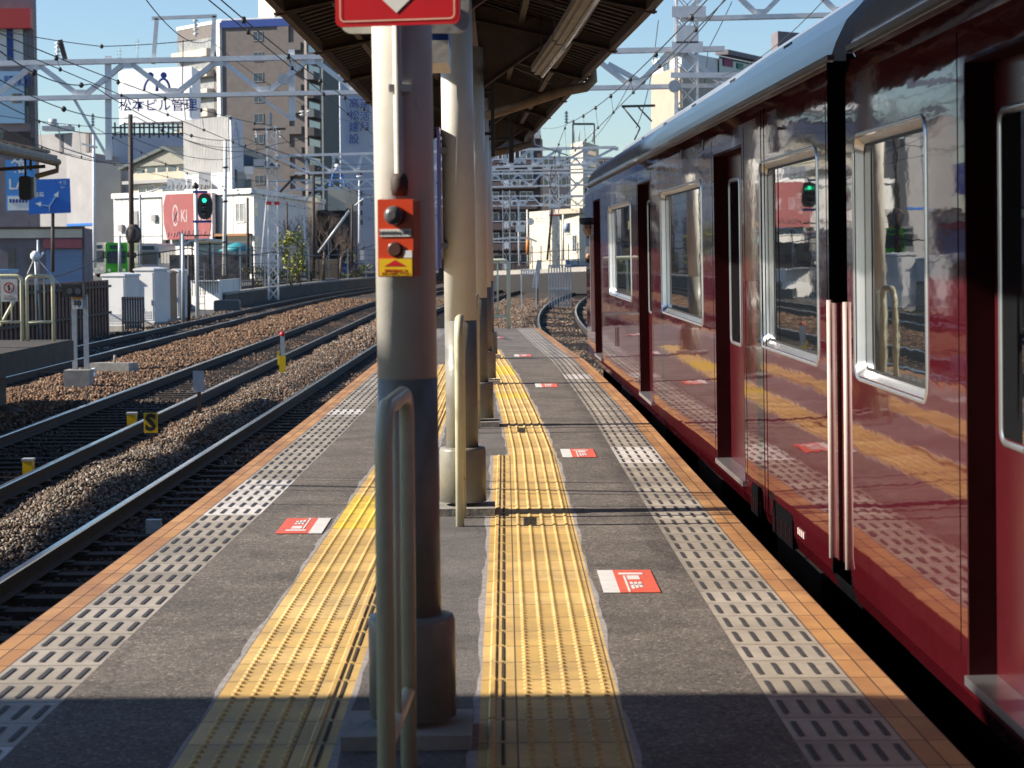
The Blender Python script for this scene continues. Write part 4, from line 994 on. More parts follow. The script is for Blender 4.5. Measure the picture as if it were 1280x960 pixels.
# --- second gantry
G3 = 128
root = empty('catenary_gantry', at(340, 350, G3), 'second lattice gantry farther down the line with its left mast beside the white building', 'gantry', 'overhead line gantries')
truss(root, at(347,195,G3), at(770,184,G3), at(369,217,G3), at(745,205,G3), 24, dY=.4, th=.14)
x3 = at(341,300,G3).x
lattice_post(root, x3, G3, -1.2, at(340,158,G3).z, .55, .7)
b = MB(); b.beam(at(316,162,G3), at(357,161,G3), .12,.12); b.beam(at(350,240,G3), at(372,217,G3), .12,.12); b.build('crossarm', M['darkpost'], root)
for px in (320, 350): b = MB(); insulator(b, at(px,163,G3), at(px+1,173,G3), 3, .1); b.build('insulator', M['white'], root)
for px, py in ((378,142),(386,142)): b = MB(); insulator(b, at(px,py-4,G3), at(px+.5,py+4,G3), 2, .22); b.build('insulator', M['white'], root)
b = MB(); q = at(341,209,G3); b.box(q.x-1.0, q.x+.4, G3-.5, G3+.4, q.z-.05, q.z+.05); b.box(q.x-1.05, q.x-.45, G3-.5, G3, q.z, q.z+.45); b.build('transformer_shelf', M['steel'], root)
for s in (-1, 1): q = at(341+s*5, 254, G3-.4); b = MB(); b.box(q.x-.16, q.x+.16, q.y-.02, q.y, q.z-.1, q.z+.1); b.build('red_marker', M['red'], root)
# right masts of second/third gantry
root = empty('catenary_gantry', at(692, 330, 150), 'third gantry with a red banded lattice mast standing beyond the platform end', 'gantry', 'overhead line gantries')
truss(root, at(560,218,150), at(780,215,150), at(560,235,150), at(780,230,150), 15, dY=.4, th=.12)
x4 = at(693,300,150).x
lattice_post(root, x4, 150, -.9, at(692,215,150).z, .6, 1.15)
b = MB(); q = at(692,269,149.6); b.box(x4-.37, x4+.37, 149.55, 149.62, q.z-.05, q.z+.05); b.build('red_band', M['red'], root)
b = MB(); b.beam(at(694,258,149.5), at(728,225,149.5), .13,.13); b.beam(at(700,246,149.5), at(780,244,149.5), .15,.15); b.beam(at(686,257,149.5), at(700,257,149.5), .2,.25); b.build('brace', LS, root)
b = MB(); b.beam(at(684,325,149), at(690,262,149), .12,.15); b.build('leaning_strut', M['darkpost'], root)
root = empty('catenary_gantry', at(640, 330, 185), 'faint farthest gantry low behind the red banded mast', 'gantry', 'overhead line gantries')
truss(root, at(540,246,185), at(790,244,185), at(540,258,185), at(790,256,185), 22, dY=.4, th=.11, ph=1)
lattice_post(root, at(633,300,185).x, 185, -.9, at(633,238,185).z, .6, 1.3)
root = empty('catenary_gantry', at(655, 330, 165), 'pale gantry between the second one and the red banded mast', 'gantry', 'overhead line gantries')
truss(root, at(560,200,165), at(765,197,165), at(560,214,165), at(765,211,165), 18, dY=.4, th=.10)
truss(root, at(340,226,165), at(470,224,165), at(340,238,165), at(470,236,165), 11, dY=.4, th=.10)
# pole frame with small gate on right horizon
root = empty('line_frame', at(716,200,110), 'small black gate frame of the overhead line above the white tower', 'frame')
b = MB(); b.beam(at(716,155,110),at(743,155,110),.08,.10); b.beam(at(743,155,110),at(743,180,110),.06,.06); b.beam(at(716,155,110),at(716,186,110),.06,.06); b.build('frame', M['black'], root)
root = empty('line_frame', at(795,170,75), 'small black cantilever frame of the overhead line above the train roof', 'frame')
b = MB(); b.beam(at(777,133,75),at(819,132,75),.08,.08); b.tube([at(779,134,75),at(800,160,75)],.03,6); b.tube([at(798,134,75),at(815,152,75)],.03,6); b.tube([at(800,160,75),at(793,175,75)],.03,6); b.build('frame', M['black'], root)

# ================================================================== overhead wires
M['wire'] = mat('dark_cable', (.035,.035,.035), .55)
def wire_line(name, T, off, zc, zm, y0, y1, label, supports=(60, 128), drop=True, feeder=None):
    root = empty(name, (T(y0)+off, y0, zc), label, 'wire', 'overhead wires along the tracks')
    b = MB(); b.tube([(T(y)+off, y, zc) for y in np.arange(y0, y1, 4)], .0075, 5, caps=False); b.build('contact_wire', M['wire'], root)
    def zmf(y):
        S = [-10]+list(supports)+[200]
        for a, c in zip(S, S[1:]):
            if a <= y <= c: t = (y-a)/(c-a); return zm - 4*t*(1-t)*.75
        return zm
    b = MB(); b.tube([(T(y)+off-.05, y, zmf(y)) for y in np.arange(y0, y1, 2)], .0085, 5, caps=False); b.build('messenger_wire', M['wire'], root)
    y = y0+3
    while y < y1-2:
        b = MB(); b.tube([(T(y)+off, y, zc), (T(y)+off-.05, y, zmf(y))], .004, 4, caps=False); b.lathe(T(y)+off-.05, y, [(.02,zmf(y)-.05),(.035,zmf(y)-.02),(.02,zmf(y)+.03)], 8)
        b.lathe(T(y)+off, y, [(.015,zc-.03),(.028,zc),(.015,zc+.03)], 6)
        y += 5; b.build('dropper', M['wire'], root)
    for k, sy in enumerate(supports):
        b = MB(); x = T(sy)+off
        insulator(b, (x-.05, sy, zm+.02), (x-.05, sy, zm+.35), 4, .06)
        b.tube([(x, sy, zc+.05), (x-.9, sy, zc+.35), (x-1.0, sy, zm+.1)], .02, 6); b.build('steady_arm', M['steel'], root)
wire_line('overhead_wire', T0, -.25, 3.95, 4.85, 8, 215, 'contact wire and messenger over the maroon train, running down beside the canopy')
wire_line('overhead_wire', T1, .05, 3.95, 4.85, 8, 215, 'contact wire and messenger over the near left track, passing under the canopy eave')
wire_line('overhead_wire', T2, 0, 3.95, 4.85, 8, 215, 'contact wire and messenger over the middle left track, crossing the billboard')
wire_line('overhead_wire', T3, 0, 3.95, 4.85, 20, 215, 'contact wire and messenger over the farthest left track')
def feeder(pts, r, label, balls=0):
    r *= .62
    b = MB(); P = []
    for (a, c) in zip(pts, pts[1:]):
        n = 14
        for k in range(n):
            t = k/n; p = a.lerp(c, t); sag = (c-a).length*.012; P.append(p - Vector((0,0,4*t*(1-t)*sag)))
    P.append(pts[-1]); b.tube(P, r, 5, caps=False)
    for k in range(balls): p = P[int((k+.5)/balls*len(P))]; b.lathe(p.x, p.y, [(.02,p.z-.06),(.055,p.z-.02),(.055,p.z+.02),(.02,p.z+.06)], 8)
    tag(b.build('feeder_cable', M['wire']), label, 'cable', 'feeder cables strung between the gantries')
feeder([at(0,38,GY), at(127,58,GY), at(245,50,GY)], .02, 'thin cable over the top of the main gantry left of the goal frame', 1)
feeder([at(183,0,35), at(262,50,GY), at(470,150,G3)], .016, 'dark cable falling from the top edge past the goal frame')
feeder([at(0,64,34), at(113,105,50), at(305,172,95), at(460,205,G3)], .02, 'feeder cable with round clamps crossing the white billboard', 5)
feeder([at(0,100,38), at(170,146,60), at(320,178,100), at(460,212,G3)], .018, 'lower feeder cable passing beneath the white billboard lettering', 4)
feeder([at(0,128,40), at(150,165,60), at(330,180,G3)], .018, 'cable slanting across the grey buildings on the left')
feeder([at(0,160,45), at(190,200,75), at(420,215,G3)], .02, 'lowest cable slanting over the gable roofed house')
feeder([at(232,175,90), at(345,180,G3), at(396,170,G3)], .03, 'thick greenish cable hanging before the white tower')
feeder([at(905,0,30), at(790,100,50), at(712,180,105)], .014, 'thin feeder line slanting down right of the messenger wire')
feeder([at(915,2,62), at(885,62,61), at(880,110,60)], .02, 'dark down cable beside the right gantry mast')
feeder([at(823,25,60), at(815,90,60), at(795,160,75)], .02, 'black jumper cable left of the right gantry mast')
feeder([at(1030,0,40), at(900,95,60)], .014, 'thin stay wire running from the right gantry pulley to the top')
feeder([at(229,50,GY), at(228,105,GY), at(232,150,GY)], .02, 'jumper cable hanging from the goal frame before the billboard')
feeder([at(0,352,70), at(125,322,95), at(235,310,100), at(340,315,120), at(470,305,160)], .045, 'thick black cable slung between the fence posts along the left side', 0)
feeder([at(618,204,G3), at(700,206,G3)], .08, 'thick horizontal bar cable along the second gantry')
feeder([at(600,160,60), at(650,150,80), at(716,150,110)], .012, 'thin guy wire beneath the canopy drain pipe')
M['droop'] = None

# ================================================================== buildings
GLZ = -.55
def bld(name, A, B, C, z0, z1, m, label, cat='building', roofm=None):
    """A left corner, B near corner, C right corner: (px, Y). Prism with two faces towards the camera."""
    a = at(A[0], 318, A[1]); b_ = at(B[0], 318, B[1]); c = at(C[0], 318, C[1])
    d = Vector((a.x+c.x-b_.x, a.y+c.y-b_.y, 0))
    root = empty(name, (b_.x, b_.y, z0), label, cat)
    mb = MB(); mb.prism([(a.x,a.y),(b_.x,b_.y),(c.x,c.y),(d.x,d.y)], z0, z1); mb.build('wall', m, root)
    if roofm: 
        mb = MB(); k = .25; ce_ = Vector(((a.x+c.x)/2, (a.y+c.y)/2, 0))
        pts = [(ce_.x+(p.x-ce_.x)*1.015, ce_.y+(p.y-ce_.y)*1.015) for p in (a, b_, c, d)]; mb.prism(pts, z1, z1+.5); mb.build('parapet', roofm, root)
    root['_'] = 0; del root['_']
    return root, (Vector((a.x,a.y,0)), Vector((b_.x,b_.y,0)), Vector((c.x,c.y,0)))
def zat(py, Y): return CAMZ + (318-py)/F*Y
def facebox(mb, P, Q, u0, u1, z0, z1, d0, d1, mi=0):
    """box on the face P->Q (outward = right-hand normal towards the camera)"""
    e = (Q-P).normalized(); n = Vector((e.y, -e.x, 0)); L = (Q-P).length
    if n.y > 0 and abs(n.y) > .01: n = -n
    p0 = P+e*L*u0; p1 = P+e*L*u1
    vs = [p0+n*d0, p1+n*d0, p1+n*d1, p0+n*d1]
    mb.prism([(v.x, v.y) for v in vs], z0, z1, mi)
def windows(root, P, Q, rects, m=None, name='window', frame=True, mm=None):
    for (u0, u1, z0, z1) in rects:
        b = MB(); facebox(b, P, Q, u0, u1, z0, z1, -.05, .03)
        w_ = b.build(name, m or M['winblue'], root)
        if frame:
            f = MB(); L = (Q-P).length; t = .07/L
            for a, c in ((u0-t, u0), (u1, u1+t), ((u0+u1)/2-t/2, (u0+u1)/2+t/2)): facebox(f, P, Q, a, c, z0, z1, 0, .07)
            facebox(f, P, Q, u0-t, u1+t, z0-.09, z0, 0, .10); facebox(f, P, Q, u0-t, u1+t, z1, z1+.07, 0, .08)
            f.build('window_frame', mm or M['white'], w_)
def at_u(P, Q, px):
    """parameter u on the face line where image column px falls"""
    best = min(((abs((P.lerp(Q, k/400)).x/(P.lerp(Q, k/400)).y*F+625-px), k/400) for k in range(401))); return best[1]
brownt = mat('brown_tile_facade', (.165,.145,.138), .8, c2=(.135,.118,.112), scale=1.2, dirt=((.13,.10,.09), .5, .66))
creamf = mat('cream_balcony', (.55,.50,.42), .8, c2=(.48,.43,.36), scale=1)
greyw = mat('grey_wall', (.30,.295,.30), .85, c2=(.25,.245,.25), scale=.5, dirt=((.22,.21,.20), .6, .62))
bluegrey = mat('pale_blue_cladding', (.42,.47,.56), .6, c2=(.37,.42,.51), scale=.4)
darkg = mat('dark_green_grey_wall', (.06,.075,.075), .7, c2=(.045,.06,.06), scale=.5)
purp = mat('mauve_grey_wall', (.20,.175,.19), .8, c2=(.15,.13,.145), scale=.7, dirt=((.10,.085,.09), .8, .6))
tan = mat('tan_wall', (.42,.355,.28), .8, c2=(.38,.32,.25), scale=.6)
creamw = mat('cream_wall', (.62,.56,.44), .8, c2=(.52,.47,.37), scale=.7, dirt=((.35,.30,.22), .7, .62))

# brown apartment block
r_, (A, B, C) = bld('apartment_building', (226, 352), (281, 340), (424, 335), GLZ, zat(33, 345), brownt, 'tall brown tiled apartment block with cream balconies behind the billboard', roofm=M['white'])
b = MB(); facebox(b, B, C, 0, 1, zat(40,345), zat(31,345), 0, .3); b.build('blue_cornice', M['navy'], r_)
b = MB(); facebox(b, A, B, 0.93, 1, GLZ, zat(33,345), 0, .4); b.build('corner_pilaster', M['whitewall'], r_)
for k in range(9):
    yb = 72+24.6*k; z0 = zat(yb, 345)
    b = MB(); facebox(b, A, B, .02, .82, z0, z0+1.15, .0, 1.3); bl = b.build('balcony', creamf, r_)
    b = MB(); facebox(b, A, B, .02, .82, z0+1.16, z0+2.9, .02, .04); b.build('recess_shade_panel', M['curtain'], bl)  # flat grey panel; its colour stands for the shade above the balcony
    windows(r_, B, C, [(at_u(B,C,322), at_u(B,C,333), zat(60+24.5*k,350), zat(50+24.5*k,350))], mm=greyw)
for k in range(9):
    yb = 68+24.5*k; b = MB(); facebox(b, B, C, at_u(B,C,366), at_u(B,C,383), zat(yb+9,355), zat(yb,355), 0, 1.0); b.build('balcony', brownt, r_)
    windows(r_, B, C, [(at_u(B,C,385), at_u(B,C,392), zat(yb+6,355), zat(yb-6,355))], frame=False)
b = MB(); facebox(b, B, C, at_u(B,C,352), at_u(B,C,366), GLZ, zat(42,350), 0, .25); b.build('pilaster', brownt, r_)
r_, (A, B, C) = bld('apartment_building', (327, 420), (352, 410), (384, 440), GLZ, zat(0, 420), creamw, 'cream upper storeys of a taller block rising behind the brown apartments', roofm=M['navy'])
windows(r_, A, B, [(.35,.55,zat(32,415),zat(23,415)), (.8,.98,zat(32,415),zat(22,415))], frame=False)
b = MB(); facebox(b, B, C, 0, 1, zat(43,420), zat(2,420), .01, .2); b.build('brown_flank', brownt, r_)
# lower dark brown wing
r_, (A, B, C) = bld('apartment_building', (383, 300), (386, 298), (408, 310), GLZ, zat(48, 300), brownt, 'narrow brown wing with stacked balconies right of the brown apartments')
for k in range(11):
    z = zat(78+23*k, 300); b = MB(); facebox(b, B, C, .0, .8, z, z+1.1, 0, .9); b.build('balcony', greyw if k % 2 else brownt, r_)
    windows(r_, B, C, [(.1,.7,z+1.2,z+2.2)], frame=False)
r_, (A, B, C) = bld('office_block', (404, 292), (406, 290), (428, 300), GLZ, zat(60, 290), darkg, 'slim dark green grey office tower behind the gantry')
r_, (A, B, C) = bld('office_tower', (426, 262), (427, 260), (560, 262), GLZ, zat(20, 260), bluegrey, 'pale blue office tower with vertical Japanese lettering beside the canopy')
nrm = Vector((0,-1,0)); Yb = 259.6
def vtext(s, px, py0, dpy, size, m, Y, parent):
    for k, ch in enumerate(s):
        p = at(px, py0+dpy*k, Y); text('lettering', ch, size, p, (1,0,0), (0,0,1), m, parent, bold=.006, depth=.05)
vtext('高松建設', 442.5, 130, 14.8, 1.25, M['navy'], Yb, r_)
vtext('土地活用', 456, 121, 12.6, 1.15, M['navy'], Yb, r_)
b = MB(); q = at(441, 106, Yb)
b.tube([q+Vector((.45,0,.6)), q+Vector((-.2,0,.45)), q+Vector((-.4,0,0)), q+Vector((0,0,-.5)), q+Vector((.35,0,-.2)), q+Vector((.1,0,.2)), q+Vector((-.3,0,.1))], .09, 6); b.build('emblem', mat('teal_emblem', (.03,.25,.42), .5), r_)
windows(r_, B, C, [(at_u(B,C,452), at_u(B,C,455), zat(220+12*k,260), zat(214+12*k,260)) for k in range(6)], frame=False)
q0, q1 = at(450,312,259), at(455,325,259); b = MB(); b.box(q0.x, q1.x, 258.9, 259.5, q1.z, q0.z); b.build('white_sign', M['white'], r_)
# white billboard on the blue grey building
r_, (A, B, C) = bld('office_block', (139, 240), (140, 238), (236, 240), GLZ, zat(165, 238), bluegrey, 'blue grey building carrying the big white billboard on its roof')
Y = 225
root = empty('billboard', at(190,160,Y), 'large white rooftop billboard with a blue double figure logo and blue Japanese words', 'billboard')
a = at(137.5, 85, Y); c = at(243, 152, Y); bc = at(150, 85, Y)
b = MB(); b.prism([(a.x, Y+5), (bc.x, Y+2.0), (c.x, Y-1.4), (c.x, Y+5)], c.z, a.z); b.build('board', mat('billboard_white', (.80,.81,.82), .55, c2=(.66,.69,.73), scale=.3), root)
b = MB()
for k in range(9): x = a.x+.3+(c.x-a.x-.6)*k/8; b.box(x-.08,x+.08,Y+.5,Y+.7,c.z-1.4,c.z); b.box(x-.08,x+.08,Y+4,Y+4.2,c.z-1.4,c.z)
b.box(a.x, c.x, Y+.4, Y+.8, c.z-.6, c.z-.45); b.box(a.x, c.x, Y+.4, Y+.8, c.z-1.25, c.z-1.1); b.build('support_frame', M['black'], root)
text('lettering', '松本ビル管理', 1.32, at(197.5,132.5,Y-1.6), (1,0,0), (0,0,1), M['navy'], root, bold=.010, depth=.05)
b = MB()
for s, cx in ((1, 188), (1, 204.5)):
    q = at(cx, 94, Y-1.6); b.lathe(q.x, q.z, [(.31,Y-1.65),(.31,Y-1.4)], 18, axis='y')
for cx in (188.5, 204):
    P = [at(cx+8.3*math.sin(R(90*k/6))*(1), 114-15.5*math.cos(R(90*k/6)), Y-1.6) for k in range(-6, 7)]
    b.tube(P, .135, 6)
b.build('logo', M['navy'], root)
# antennas on the billboard building
for px, y0_, y1_, lb in ((172, 48, 88, 'thin roof antenna standing above the billboard, right of the middle'), (149.5, 60, 85, 'small comb antenna above the left part of the billboard')):
    b = MB(); b.tube([at(px,y1_,Y+2), at(px,y0_,Y+2)], .05, 5)
    for k in range(3): b.beam(at(px-3,y0_+4+4*k,Y+2), at(px+3,y0_+4+4*k,Y+2), .04, .04)
    tag(b.build('antenna', M['steel']), lb, 'antenna', 'roof antennas')
# gabled house
r_, (A, B, C) = bld('house', (163, 214), (248, 205), (262, 216), GLZ, zat(204, 208), mat('beige_house_wall', (.42,.39,.31), .8, c2=(.37,.34,.27), scale=.6), 'beige gable roofed house with a row of upper windows below the billboard')
b = MB(); e = (B-A).normalized(); n = Vector((e.y,-e.x,0)); L = (B-A).length; zt = zat(204,208); zr = zat(184.5,208)
pk = A+e*L*.62
b.extr([(-.4,0),(L*.62,zr-zt),(L+.4,0)], A+n*.3+Vector((0,0,zt)), e, (0,0,1), -n*9); b.build('gable', M['beige'], r_)
b = MB(); 
b.beam(A+n*.0-e*.8+Vector((0,0,zt-.15))-n*4, pk+Vector((0,0,zr+.15))-n*4, 9.5, .3, up=(0,0,1)); b.beam(pk+Vector((0,0,zr+.15))-n*4, B+e*.8+Vector((0,0,zt-.15))-n*4, 9.5, .3); b.build('roof', darkg, r_)
windows(r_, A, B, [(.12+.155*k, .12+.155*k+.12, zat(212,208), zat(205,208)) for k in range(5)], frame=False)
windows(r_, A, B, [(.15,.38,zat(240,208),zat(228,208)),(.5,.9,zat(240,208),zat(227,208))])
b = MB(); facebox(b, A, B, 0, 1, zat(226,208), zat(222,208), 0, .8); b.build('canopy_band', greyw, r_)
# white tower with vertical fins
r_, (A, B, C) = bld('office_block', (232, 203), (291, 196), (306, 204), 5.8, zat(146, 198), mat('fin_cladding', (.60,.60,.62), .7, c2=(.55,.55,.57), scale=.5), 'white boxy tower with vertical fins rising over the long white building')
b = MB(); 
for k in range(30): facebox(b, A, B, .02+.032*k, .02+.032*k+.008, zat(215,200), zat(147,200), 0, .12)
b.build('fins', M['whitewall'], r_)
windows(r_, A, B, [(.2+.065*k, .2+.065*k+.03, zat(200,200), zat(175,200)) for k in range(10)], frame=False, m=M['grey'])
windows(r_, B, C, [(.25,.7,zat(172,200),zat(160,200))], frame=False, m=bluegrey)
b = MB(); b.prism([(at(245,0,199).x,199),(at(305,0,199).x,199),(at(308,0,206).x,206),(at(246,0,206).x,206)], zat(240,199), zat(213,199)); b.build('penthouse', M['whitewall'], r_)
for px0, px1, py0, py1, mm_ in ((253,261,227,234,'whitewall'),(306,316,208,218,'white'),(307,314,224,236,'winblue'),(292,296,212,227,'winblue')):
    a = at(px0,py1,198.4); c = at(px1,py0,198.4); b = MB(); b.box(a.x,c.x,198,198.9,a.z,c.z); b.build('roof_unit', M[mm_], r_)
# long white building
r_, (A, B, C) = bld('warehouse', (143, 200), (318, 186), (405, 225), GLZ, zat(237, 186), M['whitewall'], 'long white flat roofed building with the big faded red sign on its front')
b = MB(); facebox(b, A, B, 0, 1, zat(242,190), zat(237,190)+.1, 0, .25); facebox(b, B, C, 0, 1, zat(242,190), zat(237,190)+.1, 0, .25); b.build('coping', M['white'], r_)
windows(r_, A, B, [(at_u(A,B,298), at_u(A,B,308), zat(275,187), zat(253,187))], m=M['curtain'])
g3_ = random.Random(11)
for k in range(7):
    u = .05+.05*k if k < 3 else .30+.09*(k-3); zz = zat(265+g3_.uniform(0,45),190); b = MB(); facebox(b, A, B, u, u+.03, zz, zz+g3_.uniform(.4,.8), 0, .3); b.build('wall_unit', greyw, r_)
for k in range(6):
    b = MB(); facebox(b, A, B, .06+.16*k, .063+.16*k, GLZ, zat(243,190), 0, .02); b.build('panel_joint', greyw, r_)
b = MB(); facebox(b, A, B, 0, .38, zat(292,190), zat(291,190), 0, .05); b.build('stain_band', greyw, r_)
windows(r_, B, C, [(at_u(B,C,320+o_), at_u(B,C,324+o_), zat(y0_+8,190), zat(y0_,190)) for o_ in (0, ) for y0_ in (252, 262, 294, 304)], frame=False)
b = MB(); facebox(b, A, B, at_u(A,B,246), at_u(A,B,317), zat(293,187), zat(290,187), 0, .6); b.build('brown_awning', mat('brown_awning', (.30,.13,.05), .7), r_)
b = MB(); facebox(b, A, B, at_u(A,B,250), at_u(A,B,317), zat(340,187), zat(293.5,187), .0, .05); b.build('shop_front', M['winblue'], r_)
b = MB(); facebox(b, A, B, at_u(A,B,208), at_u(A,B,213), GLZ, zat(241,187), .0, .3); b.build('black_strip', M['black'], r_)
b = MB(); facebox(b, A, B, at_u(A,B,172), at_u(A,B,176), zat(345,187), zat(258,187), .0, .12); b.build('downpipe', greyw, r_)
for k in range(11):
    a = at(206+5*k, 236, 195); b = MB(); b.tube([a, a+Vector((.1,0,.35))], .05, 5); b.build('roof_hook', M['darkpost'], r_)
for k in range(4):
    a = at(212+8*k, 236, 198); b = MB(); b.box(a.x-.2,a.x+.25,198,198.5,a.z,a.z+.9); b.build('roof_chimney', M['white'], r_)
b = MB(); b.beam(at(206,233.5,196), at(243,233.5,196), .1,.1); b.beam(at(206,236,196), at(243,236,196), .1,.1); b.build('roof_railing', M['white'], r_)
# faded red sign, mounted parallel to the wall behind it
pa, pb = A + (B-A)*at_u(A,B,214), A + (B-A)*at_u(A,B,277); e = (pb-pa).normalized(); nrm = Vector((e.y,-e.x,0)); W = (pb-pa).length*.985
Ys = (pa.y+pb.y)/2; o0 = pa + nrm*.7; Z0, Z1 = zat(297, Ys-.5), zat(240, Ys-.5); H = Z1-Z0
root = empty('billboard', (o0.x, o0.y, Z0), 'faded red hoarding with pale letters on the front of the white building', 'billboard', rot=(0,0,math.atan2(e.y, e.x)))
b = MB(); b.box(0,W,0,.35,0,H); b.build('board', mat('pale_board', (.62,.57,.57), .6, c2=(.52,.44,.44), scale=1), root, local=True)
b = MB(); b.extr([(.08*W,H),(.97*W,H),(W*.99,H*.72),(.97*W,H*.25),(.93*W,0.02),(.10*W,.02),(.03*W,H*.35),(.02*W,H*.75)], (0,-.01,0), (1,0,0), (0,0,1), (0,-.03,0)); b.build('red_field', mat('faded_red', (.30,.055,.06), .6, c2=(.24,.06,.06), scale=1.5, dirt=((.30,.17,.16), 2.2, .58)), root, local=True)
pk = mat('pale_pink_letter', (.48,.38,.40), .6, c2=(.42,.30,.31), scale=2)
b = MB(); qx, qz = W*.27, H*.53; n = 20
for k in range(n):
    t0_, t1_ = 2*math.pi*k/n, 2*math.pi*(k+1)/n
    b.quad(*[(qx+r1*math.cos(t), -.05, qz+r2*math.sin(t)) for r1, r2, t in ((.42,.95,t0_),(.29,.76,t0_),(.29,.76,t1_),(.42,.95,t1_))])
b.beam((qx-.25,-.05,qz-.5),(qx+.28,-.05,qz+.35), .02, .12, up=(0,1,0)); b.beam((qx+.25,-.05,qz-.6),(qx-.15,-.05,qz+.15), .02, .12, up=(0,1,0)); b.build('emblem', pk, root, local=True)
text('lettering', 'KI', 1.5, (W*.45,-.05,H*.5), (1,0,0), (0,0,1), pk, root, bold=.012, sx=.7, depth=.02, local=True); text('lettering', 'NO', 1.5, (W*.79,-.05,H*.5), (1,0,0), (0,0,1), pk, root, bold=.012, sx=.7, depth=.02, local=True)
b = MB(); g2_ = random.Random(3)
for k in range(14): x = W*(.12+.055*k); b.beam((x,-.05,H*g2_.uniform(.05,.12)), (x+g2_.uniform(-.15,.25),-.05,H*g2_.uniform(.13,.22)), .02, .10, up=(0,1,0))
b.build('worn_artwork', pk, root, local=True)
# left grey buildings
r_, (A, B, C) = bld('office_block', (50, 246), (116, 240), (119, 246), GLZ, zat(163, 241), greyw, 'pale grey flat building with brown window strips left of the billboard')
for px in (80, 113): b = MB(); facebox(b, A, B, at_u(A,B,px), min(1,at_u(A,B,px+4)), zat(188,241), zat(165,241), 0, .1); b.build('brown_strip', brownt, r_)
b = MB(); q = at(72,163,242); b.box(q.x-1.7,q.x+1.5,242,244,q.z,q.z+.5); b.lathe(q.x-.7, 243, [(.45,q.z+.5),(.45,q.z+1.3)], 12); b.lathe(q.x+1.0, 243, [(.35,q.z+.1),(.35,q.z+.7)], 12); b.build('roof_tank', M['steel'], r_)
r_, (A, B, C) = bld('office_block', (85, 232), (118, 226), (150, 236), GLZ, zat(190, 228), greyw, 'plain grey block standing behind the blue road sign')
b = MB(); facebox(b, A, B, 0, 1, zat(279,228), zat(276,228), 0, .1); b.build('blue_band', M['blue'], r_)
r_, (A, B, C) = bld('office_block', (118, 221), (152, 221), (166, 230), GLZ, zat(202, 223), mat('mid_grey_panel', (.30,.31,.32), .8, c2=(.26,.265,.275), scale=.5), 'mid grey windowless block right behind the tall rusty post')
# far left tower with red awning
r_, (A, B, C) = bld('office_tower', (-60, 160), (47, 160), (51, 168), GLZ, zat(-40, 160), purp, 'grey tower at the left edge with a red band and hanging signs')
b = MB(); facebox(b, A, B, 0, 1, zat(36,160), zat(12,160), 0, 1.0); b.build('red_awning', mat('red_band_paint', (.55,.05,.045), .5), r_)
b = MB(); facebox(b, A, B, at_u(A,B,0), at_u(A,B,17), zat(80,160), zat(27,160), 0, .15); facebox(b, A, B, at_u(A,B,25), at_u(A,B,37), zat(80,160), zat(30,160), 0, .15); b.build('white_panel', M['whitewall'], r_)
b = MB(); facebox(b, A, B, at_u(A,B,18), at_u(A,B,25), zat(80,160), zat(24,160), 0, .2); b.build('blue_strip', M['navy'], r_)
windows(r_, A, B, [(at_u(A,B,38), at_u(A,B,42), zat(150,160), zat(40,160)), (at_u(A,B,2), at_u(A,B,45), zat(190,160), zat(163,160))], frame=False)
b = MB(); facebox(b, A, B, at_u(A,B,10), at_u(A,B,47), zat(190,160), zat(162,160), 0.04, .1); b.build('dark_shop_band', mat('dark_brown_panel', (.06,.04,.035), .6), r_)
b = MB(); facebox(b, A, B, at_u(A,B,44), 1, zat(170,160), zat(100,160), 0.02, .12); b.build('brick_strip', brownt, r_)
sg = MB(); facebox(sg, A, B, at_u(A,B,7), at_u(A,B,38), zat(152,160), zat(88,160), .15, .4); sgo = sg.build('hanging_sign', mat('light_blue_sign', (.28,.48,.66), .5, c2=(.34,.52,.68), scale=.5), r_)
p = at(22,102,159); text('lettering', '早野図家資格', .78, p, (1,0,0), (0,0,1), M['navy'], sgo, bold=.03, sx=.42, depth=.03)
a = at(15,129,158.5); c = at(28,117,158.5); b = MB(); b.box(a.x,c.x,158.3,158.6,a.z,c.z); b.build('yellow_patch', mat('mustard', (.45,.38,.06), .6), sgo)
text('lettering', '学習\n相談', .34, at(22,123,158.1), (1,0,0), (0,0,1), M['navy'], sgo, bold=.02, depth=.03); text('lettering', 'LESSONS', .35, at(22,144,158.1), (1,0,0), (0,0,1), M['navy'], sgo, depth=.03) if False else None
# blue lower shop sign
Y = 150; root = empty('shop_sign', at(20,265,Y), 'light blue shop banner with a white lower panel at the left edge', 'sign')
a = at(8,264,Y); c = at(43,200,Y); b = MB(); b.box(a.x,c.x,Y,Y+.3,a.z,c.z); b.build('panel', mat('mid_blue_panel', (.05,.22,.55), .5, c2=(.06,.26,.6), scale=.5), root)
a = at(10,263,Y-.05); c = at(38,245,Y-.05); b = MB(); b.box(a.x,c.x,Y-.06,Y-.01,a.z,c.z); b.build('white_panel', M['white'], root)
text('lettering', '館', 1.0, at(23,209,Y-.06), (1,0,0), (0,0,1), M['white'], root, bold=.02); text('lettering', 'LA', 1.0, at(21,231,Y-.06), (1,0,0), (0,0,1), M['white'], root, bold=.02)
b = MB()
for k in range(6): q = at(13+4*k, 251, Y-.08); b.box(q.x-.07,q.x+.07,Y-.09,Y-.065,q.z-.12,q.z+.12)
b.build('small_lettering', M['navy'], root)
